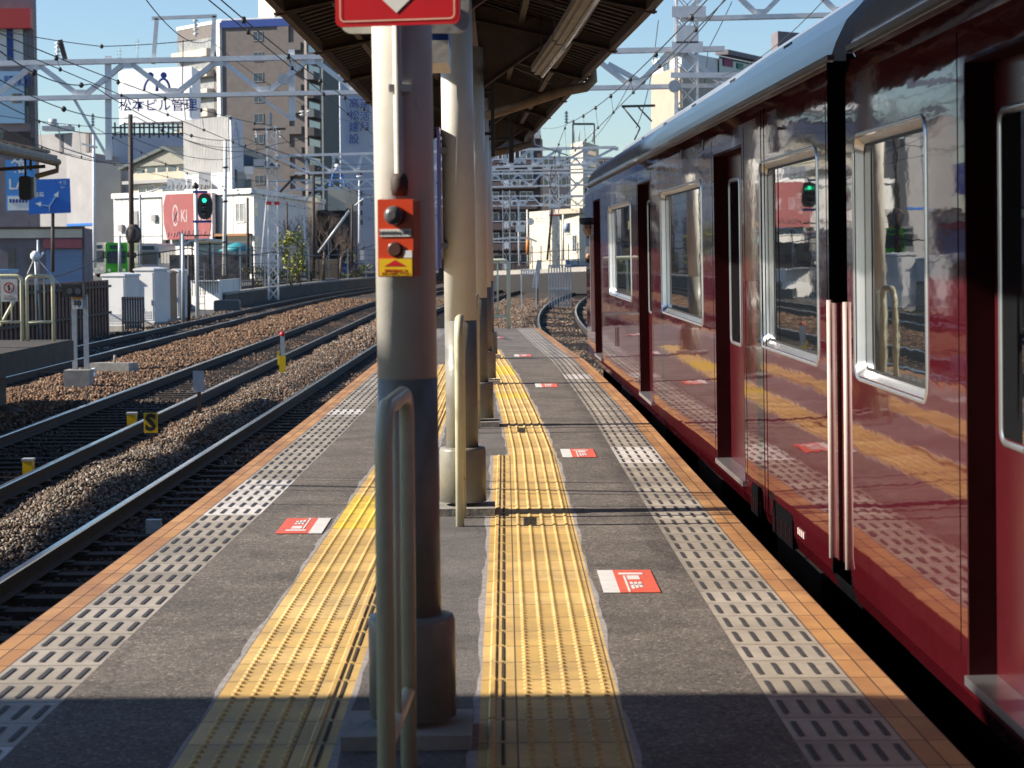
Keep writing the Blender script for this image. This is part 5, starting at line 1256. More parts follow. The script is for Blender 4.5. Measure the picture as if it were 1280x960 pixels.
# low mauve building with blue shutter
r_, (A, B, C) = bld('garage', (-40, 121), (106, 121), (116, 128), GLZ-.3, zat(282, 122), purp, 'low mauve building with a blue grey roller shutter by the railway')
b = MB(); facebox(b, A, B, at_u(A,B,60), at_u(A,B,105), zat(360,121), zat(308,121), 0, .05); b.build('shutter', mat('blue_shutter', (.16,.24,.38), .5, c2=(.13,.20,.33), scale=.5, stretch=(1,1,20)), r_)
b = MB(); facebox(b, A, B, at_u(A,B,58), at_u(A,B,106), zat(307,121), zat(295,121), 0, .3); b.build('red_fascia', mat('dull_red_fascia', (.24,.07,.09), .7), r_)
b = MB(); facebox(b, A, B, at_u(A,B,-20), at_u(A,B,106), zat(294,121), zat(283,121), 0, .25); b.build('worn_sign_band', creamw, r_)
b = MB(); facebox(b, A, B, 0, 1, zat(282.5,121), zat(280,121), -.2, .35); b.build('roof_edge', M['darkpost'], r_)
windows(r_, A, B, [(at_u(A,B,13), at_u(A,B,22), zat(334,121), zat(307,121)), (at_u(A,B,36), at_u(A,B,46), zat(334,121), zat(307,121))], frame=False)
# small pinkish building with tank
r_, (A, B, C) = bld('house', (392, 222), (438, 214), (447, 222), GLZ, zat(260, 215), brownt, 'low brown house with a cream rooftop box beside the blue water tower')
b = MB(); b.prism([(at(407,0,214).x,214),(at(429,0,214).x,214),(at(443,0,219).x,219),(at(420,0,220).x,220)], zat(262,214), zat(233,214)); b.build('rooftop_box', creamw, r_)
root = empty('water_tower', at(422,233,216), 'bright blue legged water tower with a white ball tank', 'water tower')
b = MB(); c0 = at(422,233,216); 
for s, t in ((-1,-1),(1,-1),(1,1),(-1,1)): b.beam(c0+Vector((s*.75,t*.6,0)), c0+Vector((s*.3,t*.3,1.5)), .12,.12)
for z in (.5, 1.0, 1.45): b.box(c0.x-.6+z*.2,c0.x+.6-z*.2,c0.y-.5,c0.y+.5,c0.z+z-.05,c0.z+z+.05)
b.build('frame', mat('bright_blue_paint', (.02,.16,.55), .5), root)
b = MB(); b.lathe(c0.x,c0.y,[(.05,c0.z+1.5),(.25,c0.z+1.55),(.36,c0.z+1.75),(.36,c0.z+1.95),(.25,c0.z+2.15),(.05,c0.z+2.2)],14); b.build('tank', M['white'], root)
# right background: dark apartment slab
darkb = mat('dark_brown_slab', (.085,.065,.07), .8, c2=(.07,.052,.058), scale=.8)
r_, (A, B, C) = bld('apartment_building', (548, 222), (676, 220), (679, 228), GLZ, zat(172, 221), darkb, 'dark brown apartment block with glazed balconies seen past the columns')
for k in range(7):
    yb = 190+25.5*k
    for u0, u1 in ((.30,.44),(.47,.60),(.63,.76),(.80,.93)):
        z1 = zat(yb, 221)
        if z1 < .3: continue
        b = MB(); facebox(b, A, B, u0, u1, zat(yb+9,221), z1, -.05, .04); w_ = b.build('window', M['winblue'], r_)
        f = MB(); facebox(f, A, B, u0, u0+.008, zat(yb+9,221), z1, .03, .1); facebox(f, A, B, (u0+u1)/2, (u0+u1)/2+.006, zat(yb+9,221), z1, .03, .1); facebox(f, A, B, u1-.008, u1, zat(yb+9,221), z1, .03, .1); facebox(f, A, B, u0, u1, z1, z1+.08, .03, .1); f.build('window_frame', LS, w_)
    b = MB(); facebox(b, A, B, .28, .98, zat(yb+19,221), zat(yb+11,221), .5, .9); facebox(b, A, B, .28, .98, zat(yb+21,221), zat(yb+19,221), 0, .95); bl = b.build('balcony', darkb, r_)
    b = MB()
    for u in (.42,.66): facebox(b, A, B, u, u+.05, zat(yb+19,221), zat(yb+10,221), .9, .95)
    facebox(b, A, B, .28, .98, zat(yb+11,221), zat(yb+10,221), .5, .95); b.build('balcony_glass', bluegrey, bl)
    if yb < 280:
        b = MB()
        for px in (643, 653): q = at(px, yb+13.5, 218.5); b.box(q.x-.35,q.x+.35,218.3,218.9,q.z-.25,q.z+.25); b.lathe(q.x,q.z,[(.2,218.25),(.2,218.3)],10,axis='y',mi=1)
        b.build('air_conditioner', [M['white'], M['grey']], r_)
b = MB(); facebox(b, A, B, 0, 1.01, zat(175,221), zat(171,221), 0, .6); b.build('cornice', greyw, r_)
b = MB(); q = at(672,165,222); b.box(q.x-1,q.x+.3,221,223,q.z-.8,q.z+.6); b.build('roof_tank', LS, r_)
r_, (A, B, C) = bld('apartment_building', (676, 252), (678, 250), (775, 256), GLZ, zat(196, 250), mat('mauve_block', (.25,.24,.26), .8, c2=(.2,.19,.21), scale=.5), 'long mauve grey block with blue window bands behind the lattice masts')
for k in range(5): windows(r_, B, C, [(.02+.16*j, .14+.16*j, zat(205+22*k+6,250), zat(202+22*k-2,250)) for j in range(6)])
r_, (A, B, C) = bld('office_tower', (714, 236), (729, 230), (749, 240), GLZ, zat(179, 232), creamw, 'sunlit cream tower poking up between the canopy and the train roof')
windows(r_, B, C, [(.2,.8,zat(195+14*k,235),zat(190+14*k,235)) for k in range(5)], frame=False)
b = MB()
for px in (717, 724, 741): q = at(px,178,234); b.tube([q, q+Vector((0,0,1.2))], .08, 5)
b.build('roof_fitting', M['steel'], r_)
r_, (A, B, C) = bld('house', (662, 205), (690, 198), (712, 206), GLZ, zat(264, 200), creamw, 'sunlit cream low house behind the red banded mast')
r_, (A, B, C) = bld('house', (700, 186), (724, 180), (752, 190), GLZ, zat(268, 183), creamw, 'cream two storey house with a tan roof between the mast and the train')
b = MB(); b.prism([(A.x-.8,A.y-.3),(B.x,B.y-1.2),(C.x+.8,C.y),(A.x+C.x-B.x,A.y+C.y-B.y+1)], zat(268,183), zat(262,183)); b.build('roof', tan, r_)
windows(r_, A, B, [(.3,.55,zat(292,183),zat(280,183)),(.7,.9,zat(315,183),zat(295,183))])
r_, (A, B, C) = bld('apartment_building', (816, 262), (852, 250), (948, 272), GLZ, zat(72, 255), M['whitewall'], 'white and tan apartment block above the train roof behind the right mast')
b = MB(); facebox(b, A, B, 0, 1.0, GLZ, zat(88,252), .02, .15); facebox(b, B, C, 0, 1.0, GLZ, zat(97,258), .02, .12); b.build('tan_cladding', tan, r_)
b = MB(); facebox(b, B, C, .45, 1.0, zat(96,258), zat(72,258), .13, .2); b.build('dark_recess', M['winblue'], r_)
b = MB(); facebox(b, B, C, .5, .62, zat(83,258), zat(73,258), .21, .3); b.build('magenta_blind', mat('magenta_blind', (.30,.02,.12), .6), r_)
b = MB(); facebox(b, B, C, .68, .76, zat(83,258), zat(76,258), .21, .3); b.build('green_blind', mat('green_blind', (.02,.25,.18), .6), r_)
b = MB(); facebox(b, B, C, .42, 1.1, zat(71,258), zat(65,258), 0, 1.6); b.build('eave', purp, r_)
windows(r_, A, B, [(.4,.62,zat(92,254),zat(80,254)), (.45,.65,zat(118,254),zat(106,254))])
# grey penthouse seen over near train roof
r_, (A, B, C) = bld('office_block', (964, 300), (972, 296), (1010, 300), GLZ, zat(45, 298), purp, 'grey rooftop block just showing over the near end of the train roof')
# ================================================================== lineside things on the left
def shadowless(): pass
# corrugated fence
root = empty('sheet_fence', (-13.5, 62, -1.3), 'rusty brown corrugated fence behind the small left platform', 'fence')
b = MB(); y = 46.0
while y < 76:
    b.box(-13.5, -13.42, y, y+.28, -1.35, .55); b.box(-13.58, -13.5, y+.28, y+.56, -1.35, .52); y += .56
b.build('sheeting', mat('rusty_sheet', (.17,.09,.065), .75, c2=(.10,.055,.045), scale=2.5, bump=.003, dirt=((.30,.26,.24), 2.2, .60)), root)
b = MB(); b.box(-13.4,-13.33,46,76,.3,.38); b.box(-13.4,-13.33,46,76,-.6,-.52); b.build('rail', M['darkpost'], root)
b = MB(); b.box(-15.5,-14.0,57,64,-1.35,.9); b.prism([(-15.6,57),(-13.9,57),(-13.9,64),(-15.6,64)], .9, 1.0)
tag(b.build('tarp_shed', mat('blue_tarp', (.03,.22,.50), .4, c2=(.05,.30,.6), scale=2, bump=.02)), 'heap under a bright blue tarpaulin behind the left gates', 'tarpaulin')
def cabinet(pa, pb, yt, yb, Y, depth, mk, label, legs=.1):
    a = at(pa, yb, Y); c = at(pb, yt, Y); z0 = -1.25
    r_ = empty('relay_cabinet', ((a.x+c.x)/2, Y, z0), label, 'cabinet', 'equipment cabinets beside the far left track', rot=(0,0,R(-22)))
    b = MB(); b.box(a.x, c.x, Y, Y+depth, z0+legs, c.z-.06); b.build('body', mk, r_)
    b = MB(); b.extr([(0,0),(c.x-a.x+.1,0),(c.x-a.x+.06,.07),((c.x-a.x)/2+.05,.13),(.04,.07)], (a.x-.05, Y-.05, c.z-.06), (1,0,0), (0,0,1), (0,depth+.1,0)); b.build('lid', mk, r_)
    b = MB(); b.box(a.x+.05, c.x-.05, Y-.02, Y-.003, z0+legs+.08, c.z-.14); d = b.build('door', mk, r_)
    b = MB()
    for q in range(5): b.box(a.x+.12, c.x-.12, Y-.035, Y-.021, -1.0+.06*q, -.975+.06*q)
    b.build('louvre', M['steel'], d)
    b = MB(); b.box(c.x-.12, c.x-.09, Y-.05, Y-.021, -.5, -.3); b.build('handle', M['steel'], d)
    b = MB(); b.box(a.x-.03, c.x+.03, Y-.1, Y+depth+.05, -1.35, z0+legs); b.build('base', M['concrete'], r_)
cw = mat('cabinet_grey_white', (.62,.62,.62), .5, c2=(.56,.56,.56), scale=1.5, dirt=((.40,.36,.32), 1.5, .66))
cabinet(126, 158, 343, 400, 80, 1.0, cw, 'wide white relay cabinet with a diagonal shadow, leftmost of the row')
cabinet(159, 166, 346, 396, 84, .5, cw, 'thin white cabinet squeezed between the two big ones')
cabinet(167, 194, 336, 393, 84, 1.0, cw, 'tall white relay cabinet in the middle of the row')
cabinet(195, 203, 340, 388, 87, .6, cw, 'narrow white cabinet left of the brown one')
cabinet(203, 212, 340, 388, 88.5, .6, mat('brown_cabinet', (.32,.20,.12), .6, c2=(.25,.15,.09), scale=2), 'narrow rust brown cabinet in the row')
cabinet(212, 224, 338, 386, 90, .7, cw, 'white cabinet at the right end of the row')
root = empty('slatted_guard', at(166,402,78), 'small dark slatted guard in front of the white cabinets', 'guard')
b = MB()
for k in range(9): a = at(153+3.2*k, 371, 78); b.box(a.x-.03,a.x+.03,78,78.05,-1.3,a.z)
b.build('slat', M['darkpost'], root); b = MB(); a = at(152,373,78); c = at(180,373,78); b.box(a.x,c.x,77.95,78,a.z-.05,a.z); b.box(a.x,c.x,77.95,78,-1.0,-.95); b.build('rail', M['darkpost'], root)
# signal
Y = 92; root = empty('railway_signal', at(246,390,Y), 'black oval railway signal showing a green light on a white pole', 'signal')
p0 = at(244.5,236,Y); b = MB(); b.tube([(at(247,388,Y).x,Y,-1.25),(p0.x,Y,p0.z)], .085, 12); b.build('pole', M['white'], root)
b = MB(); b.lathe(p0.x, Y, [(.03,p0.z-.05),(.13,p0.z+.05),(.13,p0.z+.15),(.03,p0.z+.28)], 10); b.build('finial', M['black'], root)
c = at(256,258,Y-.3); b = MB(); pts = []
wv, hv = 9.3/F*Y, 16.3/F*Y
for k in range(28):
    t = 2*math.pi*k/28; ss = math.sin(t); co = math.cos(t); pts.append((wv*math.copysign(abs(co)**.8, co), hv*math.copysign(abs(ss)**.75, ss)))
b.extr(pts, (c.x, Y-.3, c.z), (1,0,0), (0,0,1), (0,.12,0)); hd = b.build('backboard', M['black'], root)
for k, (yy_, mm_) in enumerate(((250.5, 'gl'), (258.5, 'grey'), (266.5, 'grey'))):
    q = at(255.5, yy_, Y-.33); b = MB(); b.lathe(q.x, q.z, [(.085,Y-.301),(.085,Y-.34),(.03,Y-.36)], 14, axis='y')
    mg = M['grey'] if mm_ == 'grey' else mat('green_signal_lens', (.02,.4,.2), .3, emit=((.02,.75,.35), 1.4))
    ln = b.build('lens', mg, hd); b = MB()
    for t in range(7): a_ = R(25+130*t/6); a2 = R(25+130*(t+1)/6); b.quad((q.x+.11*math.cos(a_),Y-.31,q.z+.11*math.sin(a_)),(q.x+.11*math.cos(a2),Y-.31,q.z+.11*math.sin(a2)),(q.x+.11*math.cos(a2),Y-.55,q.z+.10*math.sin(a2)),(q.x+.11*math.cos(a_),Y-.55,q.z+.10*math.sin(a_)))
    b.build('hood', M['black'], ln)
b = MB(); b.box(p0.x-.1,c.x+.1,Y-.2,Y-.1,at(0,243,Y).z,at(0,240,Y).z); b.box(p0.x-.1,c.x+.25,Y-.25,Y-.1,at(0,280,Y).z,at(0,277,Y).z); b.build('bracket', M['navy'], root)
b = MB(); x = at(253,380,Y).x
for s in (-.12,.12): b.box(x+s-.015,x+s+.015,Y-.2,Y-.17,-1.25,at(0,330,Y).z)
z = -1.2
while z < at(0,332,Y).z: b.box(x-.12,x+.12,Y-.2,Y-.17,z,z+.025); z += .28
b.build('ladder', M['steel'], root)
b = MB(); b.box(p0.x-.5,p0.x+.6,Y-.4,Y+.1,at(0,296.5,Y).z,at(0,295,Y).z); b.build('walkway', M['black'], root)
# speaker ball cluster pole and other poles
def pole(px0, py0, px1, py1, Y, r, mk, label, extra=None, cat='pole', name='utility_pole', z0=None):
    a = at(px0, py0, Y); c = at(px1, py1, Y); 
    if z0 is not None: a = Vector((a.x, Y, z0))
    root = empty(name, a, label, cat)
    b = MB(); b.tube([a, c], [r, r*.8], 10); b.build('shaft', mk, root); 
    if extra: extra(root, a, c)
    return root
def rusty(root, a, c):
    b = MB(); b.tube([(a.x,a.y,1.9),(a.x,a.y,4.0)], .30, 12); b.build('collar', M['darkpost'], root) if False else None
    q = at(166,292,a.y-.3); b = MB(); b.lathe(q.x,q.z,[(.36,a.y-.35),(.36,a.y-.3)],20,axis='y'); b.build('round_disc', M['grey'], root)
    b = MB(); b.lathe(q.x-.02,a.y,[(.30,q.z-.5),(.42,q.z-.2),(.42,q.z+.2),(.2,q.z+.5)],10); b.build('bulge', M['darkpost'], root)
pole(165,352,163,143,118,.15,M['darkpost'],'tall rusty dark post with a round grey disc', rusty)
def collar(root, a, c):
    for z in (.25,.55,.8):
        p = a.lerp(c, z); b = MB(); b.lathe(p.x,p.y,[(.16,p.z-.05),(.16,p.z+.05)],10); b.build('band', M['black'], root)
pole(280.5,345,282,175,125,.13,M['cream'],'slim pole with a yellowed base right of the green signal', collar)
pole(118.5,335,117,165,140,.12,M['lightsteel'],'pale pole with tangled cables in front of the plain grey block')
pole(176,330,175,243,150,.10,M['steel'],'thin dark lamp pole before the white building', lambda r,a,c: (lambda b: (b.tube([c, c+Vector((1.2,0,.35)), c+Vector((1.9,0,.5))], .05, 6), b.beam(c+Vector((1.3,0,.42)), c+Vector((2.1,0,.55)), .15,.1), b.build('lamp_arm', M['lightsteel'], r)))(MB()))
pole(48,345,47.5,300,66,.045,M['steel'],'grey post beside the grey instrument head above the gates')
pole(149.5,343,149.5,294,82,.06,M['steel'],'plain grey post sticking up behind the white cabinets')
pole(229,390,228.5,292,88,.08,M['steel'],'grey square mast left of the signal pole', z0=-1.25)
pole(236,390,236,318,90,.07,M['darkpost'],'short rusty mast between the grey mast and the signal', z0=-1.25)
pole(310,345,309.5,247,140,.10,M['darkpost'],'dark pole before the right end of the white building')
pole(325,345,334,240,160,.05,M['lightsteel'],'slanting pale stay beside the lattice mast')
pole(392,348,392,215,160,.13,M['darkpost'],'dark timber pole behind the bare tree')
pole(359,340,358.5,252,150,.08,M['darkpost'],'short dark pole with a crossbar right of the lattice mast', lambda r,a,c: (lambda b: (b.beam(c+Vector((-.6,0,-.3)), c+Vector((.6,0,-.3)), .08,.08), b.build('crossbar', M['steel'], r)))(MB()))
pole(382,345,380,255,165,.08,M['lightsteel'],'pale curved street lamp behind the bare tree', lambda r,a,c: (lambda b: (b.tube([c, c+Vector((.3,0,.5)), c+Vector((1.2,0,.8))], .06, 6), b.build('arm', M['lightsteel'], r)))(MB()), cat='street lamp', name='street_lamp')
pole(449,335,449,224,190,.09,M['lightsteel'],'tall white lamp post in front of the pale blue tower', lambda r,a,c: (lambda b: (b.tube([c, c+Vector((-.2,0,.2)), c+Vector((.3,0,.25))], .1, 6), b.build('head', M['lightsteel'], r)))(MB()), cat='street lamp', name='street_lamp')
pole(440,335,440,255,175,.10,M['darkpost'],'dark post with a pale lamp arm reaching right', lambda r,a,c: (lambda b: (b.tube([c+Vector((0,0,-.3)), c+Vector((.9,0,.4)), c+Vector((1.6,0,.55))], .06, 6), b.beam(c+Vector((.9,0,.45)), c+Vector((1.7,0,.6)), .15,.1), b.build('lamp_arm', M['lightsteel'], r)))(MB()), cat='street lamp', name='street_lamp')
b = MB(); b.tube([at(398,316,158), at(437,263,158)], .09, 8); tag(b.build('stay_strut', M['steel']), 'long grey strut slanting up through the bare tree', 'strut')
b = MB(); p = at(127,262,139); b.tube([at(118,185,139), at(104,180,139)], .05, 6); b.beam(at(103,180,139), at(121,184,139), .5, .12); tag(b.build('street_lamp', M['lightsteel']), 'cobra head street lamp seen before the grey block above the blue road sign', 'street lamp')
# instrument head on tripod
root = empty('instrument_mast', at(46,345,64), 'small grey instrument head on slanting stays above the gates', 'mast')
b = MB(); q = at(44,320,64); b.tube([(q.x+.1,64,-1.2), q], .04, 8); b.build('pole', M['steel'], root)
b = MB(); b.lathe(q.x, 64, [(.05,q.z-.15),(.14,q.z-.05),(.14,q.z+.05),(.05,q.z+.15)], 12); b.tube([q+Vector((0,0,-.2)), q+Vector((.25,0,.1))], .03, 6); b.build('head', LS, root)
b = MB(); b.tube([q, q+Vector((-.45,0,-1.0))], .012, 5); b.tube([q, q+Vector((.75,0,-.9))], .012, 5); b.build('stay', LS, root)
# blue road sign
Y = 112; root = empty('road_sign', at(66,335,Y), 'blue direction board with white forked arrows on a dark post', 'road sign')
A_ = [at(36,224.5,Y), at(87,223,Y), at(88.5,266,Y), at(36,268,Y)]
b = MB(); b.extr([(p.x, p.z) for p in A_], (0,Y,0), (1,0,0), (0,0,1), (0,.08,0)); pl = b.build('board', M['blue'], root)
b = MB(); b.tube([at(66,340,Y+.2), at(66,262,Y+.2)], .09, 8); b.tube([at(30,243,Y+.2), at(60,243,Y+.2)], .05, 6); b.build('post', M['darkpost'], root)
b = MB(); s_ = lambda px, py: at(px, py, Y-.03)
for p, q in ((s_(62,264), s_(62,258)), (s_(62,258), s_(70,245)), (s_(62,258), s_(51,256))): b.beam(p, q, .02, .09, up=(0,1,0))
for tip, d in ((s_(73.5,239), Vector((.5,0,.86))), (s_(44,254.5), Vector((-1,0,.1)))):
    nn = Vector((-d.z,0,d.x)); 
    b.extr([(0,0),(-.30,.13),(-.30,-.13)], tip+Vector((0,-.012,0)), d, nn, (0,-.01,0))
b.build('arrows', M['white'], pl)
text('lettering', '十三', .22, s_(78.5,228.5), (1,0,0), (0,0,1), M['white'], pl); text('lettering', 'Juso', .13, s_(78.5,233.8), (1,0,0), (0,0,1), M['white'], pl)
text('lettering', '王橋', .24, s_(49,243.5), (1,0,0), (0,0,1), M['white'], pl, bold=.02)
# white block wall and tank
root = empty('block_wall', at(270,385,110), 'low white wall section behind the signal pole', 'wall')
b = MB(); a = at(239,352,112); c = at(274,350,111); d = at(299,352,118); b.prism([(a.x,112),(c.x,111),(c.x,111.2),(a.x,112.2)], -1.35, a.z); b.prism([(c.x,111),(d.x,118),(d.x-.1,118.2),(c.x-.1,111.2)], -1.35, c.z); b.build('wall', M['whitewall'], root)
b = MB(); b.box(a.x,c.x,110.9,112.3,a.z,a.z+.05); b.build('coping', LS, root)
b = MB(); a = at(267,384,104); c = at(299,371,104); b.extr(rrect(c.x-a.x,.55,.12), ((a.x+c.x)/2,104,-1.0), (1,0,0), (0,0,1), (0,.7,0)); b.box(a.x+.05,c.x-.05,103.95,104.0,-1.25,-1.2)
tag(b.build('storage_tank', mat('dark_teal', (.03,.05,.07), .5)), 'low dark teal tank in front of the white wall', 'tank')
# retaining wall and fence along far left track
FX = lambda y: T3(y)-3.0+ (0 if y > 100 else 0)
root = empty('retaining_wall', (FX(150), 150, -1.35), 'pale concrete kerb wall under the left lineside fence', 'wall')
b = MB(); ys = list(np.arange(112, 236, 4))
for y0_, y1_ in zip(ys, ys[1:]):
    p = [(FX(y0_)-.35,y0_),(FX(y0_),y0_),(FX(y1_),y1_),(FX(y1_)-.35,y1_)]; b.prism(p, -1.39, -.62)
b.build('wall', mat('dark_mottled_concrete', (.10,.09,.08), .9, c2=(.05,.045,.04), scale=1.2, bump=.01), root)  # dark mottled wall below the paler coping
b = MB()
for y0_, y1_ in zip(ys, ys[1:]):
    p = [(FX(y0_)-.4,y0_),(FX(y0_)+.06,y0_),(FX(y1_)+.06,y1_),(FX(y1_)-.4,y1_)]; b.prism(p, -.619, -.50)
b.build('coping', M['concrete'], root)
b = MB(); root = empty('lineside_fence', (FX(150)-.2, 150, -.5), 'tall dark post and wire fence along the left side of the railway', 'fence')
k = 0
for y in np.arange(98, 235, 5.5):
    b = MB(); b.box(FX(y)-.25,FX(y)-.17,y,y+.08,-.6,1.9+.5*(k%3==0)); b.build('post', M['black'] if k % 2 else M['steel'], root); k += 1
b = MB()
for z in (.35,.9,1.35,1.8):
    b.tube([(FX(y)-.21,y,z) for y in np.arange(98,234,4)], .018, 4)
b.build('wire', M['black'], root)
b = MB(); y = 98
while y < 200: b.box(FX(y)-.22,FX(y)-.19,y,y+.03,-.5,.75); y += .9
tag(b.build('pale', M['darkpost'], root), kind='stuff')
# brown bamboo screen
root = empty('screen_fence', at(410,345,172), 'straw coloured screen panel fixed to the lineside fence', 'fence')
b = MB(); 
for k in range(26):
    f = k/26; a = at(383+f*45, 330, 168+f*20); b.box(a.x, a.x+.10, a.y, a.y+.08, -.5, 1.05)
b.build('panel', mat('straw_screen', (.30,.22,.13), .8, c2=(.22,.16,.10), scale=3), root)
# vehicles
def bus(px0, px1, pt, Y, col, label, z0=-.55, front=True):
    a = at(px0, 330, Y); c = at(px1, pt, Y); x0, x1, zt = a.x, c.x, c.z
    root = empty('bus', ((x0+x1)/2, Y, z0), label, 'bus')
    b = MB(); b.extr(rrect(x1-x0, zt-z0-.35, .22), ((x0+x1)/2, Y, (zt+z0+.35)/2), (1,0,0), (0,0,1), (0,9.5,0)); b.build('body', col, root)
    H = zt-z0; b = MB(); b.extr(rrect((x1-x0)*.86, H*.34, .12), ((x0+x1)/2, Y-.01, z0+H*.60), (1,0,0), (0,0,1), (0,-.03,0)); b.build('windscreen', M['winblue'], root)
    b = MB(); b.box(x0+(x1-x0)*.2, x1-(x1-x0)*.2, Y-.04, Y-.005, z0+H*.82, z0+H*.93); b.build('destination_board', mat('destination_panel', (.03,.06,.08), .3), root)
    for s in (x0+.3, x1-.3): b = MB(); b.lathe(s, z0+H*.25, [(.13,Y-.03),(.13,Y-.005)], 12, axis='y'); b.build('headlight', M['white'], root)
    for s in (x0+.05, x1-.3):
        for yy_ in (Y+1.8, Y+7.2): b = MB(); b.lathe(yy_, z0+.48, [(.48,s),(.48,s+.25)], 16, axis='x'); b.build('wheel', M['rubber'], root)
    b = MB()
    for k in range(5): b.box(x1-.01, x1+.02, Y+1+1.7*k, Y+2.4+1.7*k, z0+H*.45, z0+H*.78)
    b.build('side_windows', M['winblue'], root)
    for s in (-1, 1): b = MB(); xm = x0-.12 if s < 0 else x1+.12; b.box(xm-.08,xm+.08,Y-.25,Y-.2,z0+H*.6,z0+H*.75); b.build('mirror', M['black'], root)
bus(132, 159, 303, 185, M['green'], 'bright green city bus facing the camera behind the fence')
bus(172, 198, 304, 180, mat('white_bus', (.5,.5,.52), .4), 'white and dark bus standing right of the green bus')
bus(116, 131, 303, 205, mat('bus_pale', (.55,.53,.5), .4), 'pale bus partly hidden left of the green bus')
def car(px, Y, col, label, wd=1.7, z0=-.55):
    c = at(px, 330, Y); x = c.x; root = empty('parked_car', (x, Y, z0), label, 'car', 'cars parked along the street')
    b = MB(); b.extr([(0,.25),(0,.75),(.35,.85),(.9,.95),(1.5,1.42),(3.0,1.46),(3.7,1.0),(4.2,.9),(4.25,.3)], (x-wd/2, Y, z0), (0,1,0), (0,0,1), (wd,0,0)); b.build('body', col, root)
    b = MB(); b.add([(x-wd*.42,Y+.93,z0+1.0),(x+wd*.42,Y+.93,z0+1.0),(x+wd*.36,Y+1.42,z0+1.39),(x-wd*.36,Y+1.42,z0+1.39)], [(0,1,2,3)]); b.v = [(p[0],p[1]-.03,p[2]+.02) for p in b.v]; b.build('windscreen', M['winblue'], root)
    for s in (-1, 1):
        b = MB(); b.box(x+s*wd*.38-.13, x+s*wd*.38+.13, Y-.02, Y+.01, z0+.58, z0+.72); b.build('headlight', M['white'], root)
        for yy_ in (Y+.8, Y+3.3): b = MB(); b.lathe(yy_, z0+.31, [(.31,x+s*wd*.5-.1),(.31,x+s*wd*.5+.1)], 14, axis='x'); b.build('wheel', M['rubber'], root)
car(434, 195, mat('blue_van_paint', (.02,.10,.42), .25, coat=.5), 'blue car behind the fence at the foot of the pale tower')
car(722, 165, mat('dark_blue_car', (.02,.04,.16), .25, coat=.5), 'dark blue car between the lattice mast and the train')
car(419, 200, mat('silver_car', (.45,.46,.48), .3, coat=.4), 'silver car next to the blue car behind the fence')
# shop parasol, shelter
b = MB(); c = at(296,306,176); b.lathe(c.x,c.y,[(1.5,c.z-.5),(.6,c.z),(.05,c.z+.2)],8); b.tube([(c.x,c.y,-.55),(c.x,c.y,c.z)],.04,6)
tag(b.build('parasol', mat('turquoise_canvas', (.04,.33,.38), .6)), 'turquoise parasol in front of the white building', 'parasol')
root = empty('bus_shelter', at(258,330,168), 'pale arched shelter roof with dark green end behind the signal pole', 'shelter')
b = MB(); P = [at(234,306,168), at(240,301,168), at(258,299,168), at(282,302,168)]
for p, q in zip(P, P[1:]): b.beam(p, q, 2.2, .12)
b.build('roof', LS, root); b = MB()
for px in (240, 262, 280): p = at(px,303,168); b.box(p.x-.05,p.x+.05,168,168.1,-.55,p.z)
b.build('post', M['darkpost'], root)
b = MB(); a = at(212,345,175); c = at(310,312,175); b.box(a.x,c.x,175,176,-.55,zat(316,175)); tag(b.build('dark_shopfronts', mat('dark_mixed_front', (.06,.06,.065), .6, c2=(.20,.17,.15), scale=1.6, detail=2)), 'dark cluttered shop fronts at street level under the red hoarding', 'shop front')
# ================================================================== objects between the near tracks
root = empty('speed_sign', at(188,555,30.2), 'yellow plate with a black letter S on a short post by the rail', 'sign')
a = at(180,541,30.2); c = at(197,516,30.2); b = MB(); b.box(a.x,c.x,30.19,30.21,a.z,c.z); pl = b.build('plate', M['yellow'], root)
text('lettering', 'S', .31, ((a.x+c.x)/2,30.18,(a.z+c.z)/2-.005), (1,0,0), (0,0,1), M['black'], pl, bold=.045)
b = MB(); b.box((a.x+c.x)/2-.02,(a.x+c.x)/2+.02,30.22,30.25,-1.35,c.z-.05); b.build('post', M['darkpost'], root)
root = empty('marker_plate', at(248,515,36), 'blank pale plate on a rusty stake between the tracks', 'sign')
a = at(241.5,490,36); c = at(255,463.5,36); b = MB(); b.box(a.x,c.x,35.99,36.01,a.z,c.z); b.build('plate', mat('pale_blue_plate', (.50,.53,.58), .5), root)
b = MB(); b.box((a.x+c.x)/2-.03,(a.x+c.x)/2+.03,36.02,36.07,-1.35,c.z-.1); b.build('post', M['darkpost'], root)
root = empty('marker_post', at(353.5,463,40), 'short grey post with a red top and yellow foot beside the near track', 'post')
q = gz(353.5,464,-1.2); Y = q.y; t = at(353.5,420,Y)
b = MB(); b.box(q.x-.045,q.x+.045,Y-.04,Y+.04,-1.3,t.z); b.build('stake', M['steel'], root)
b = MB(); b.lathe(q.x,Y,[(.05,t.z),(.065,t.z+.03),(.05,t.z+.08),(.01,t.z+.10)],10); b.build('red_cap', mat('bright_red', (.6,.02,.03), .4), root)
b = MB(); z1 = at(0,447,Y).z; b.box(q.x-.07,q.x+.07,Y-.07,Y-.041,-1.3,z1); b.box(q.x-.11,q.x-.071,Y-.06,Y+.0,z1-.2,z1+.1); b.build('yellow_foot', M['yellow'], root)
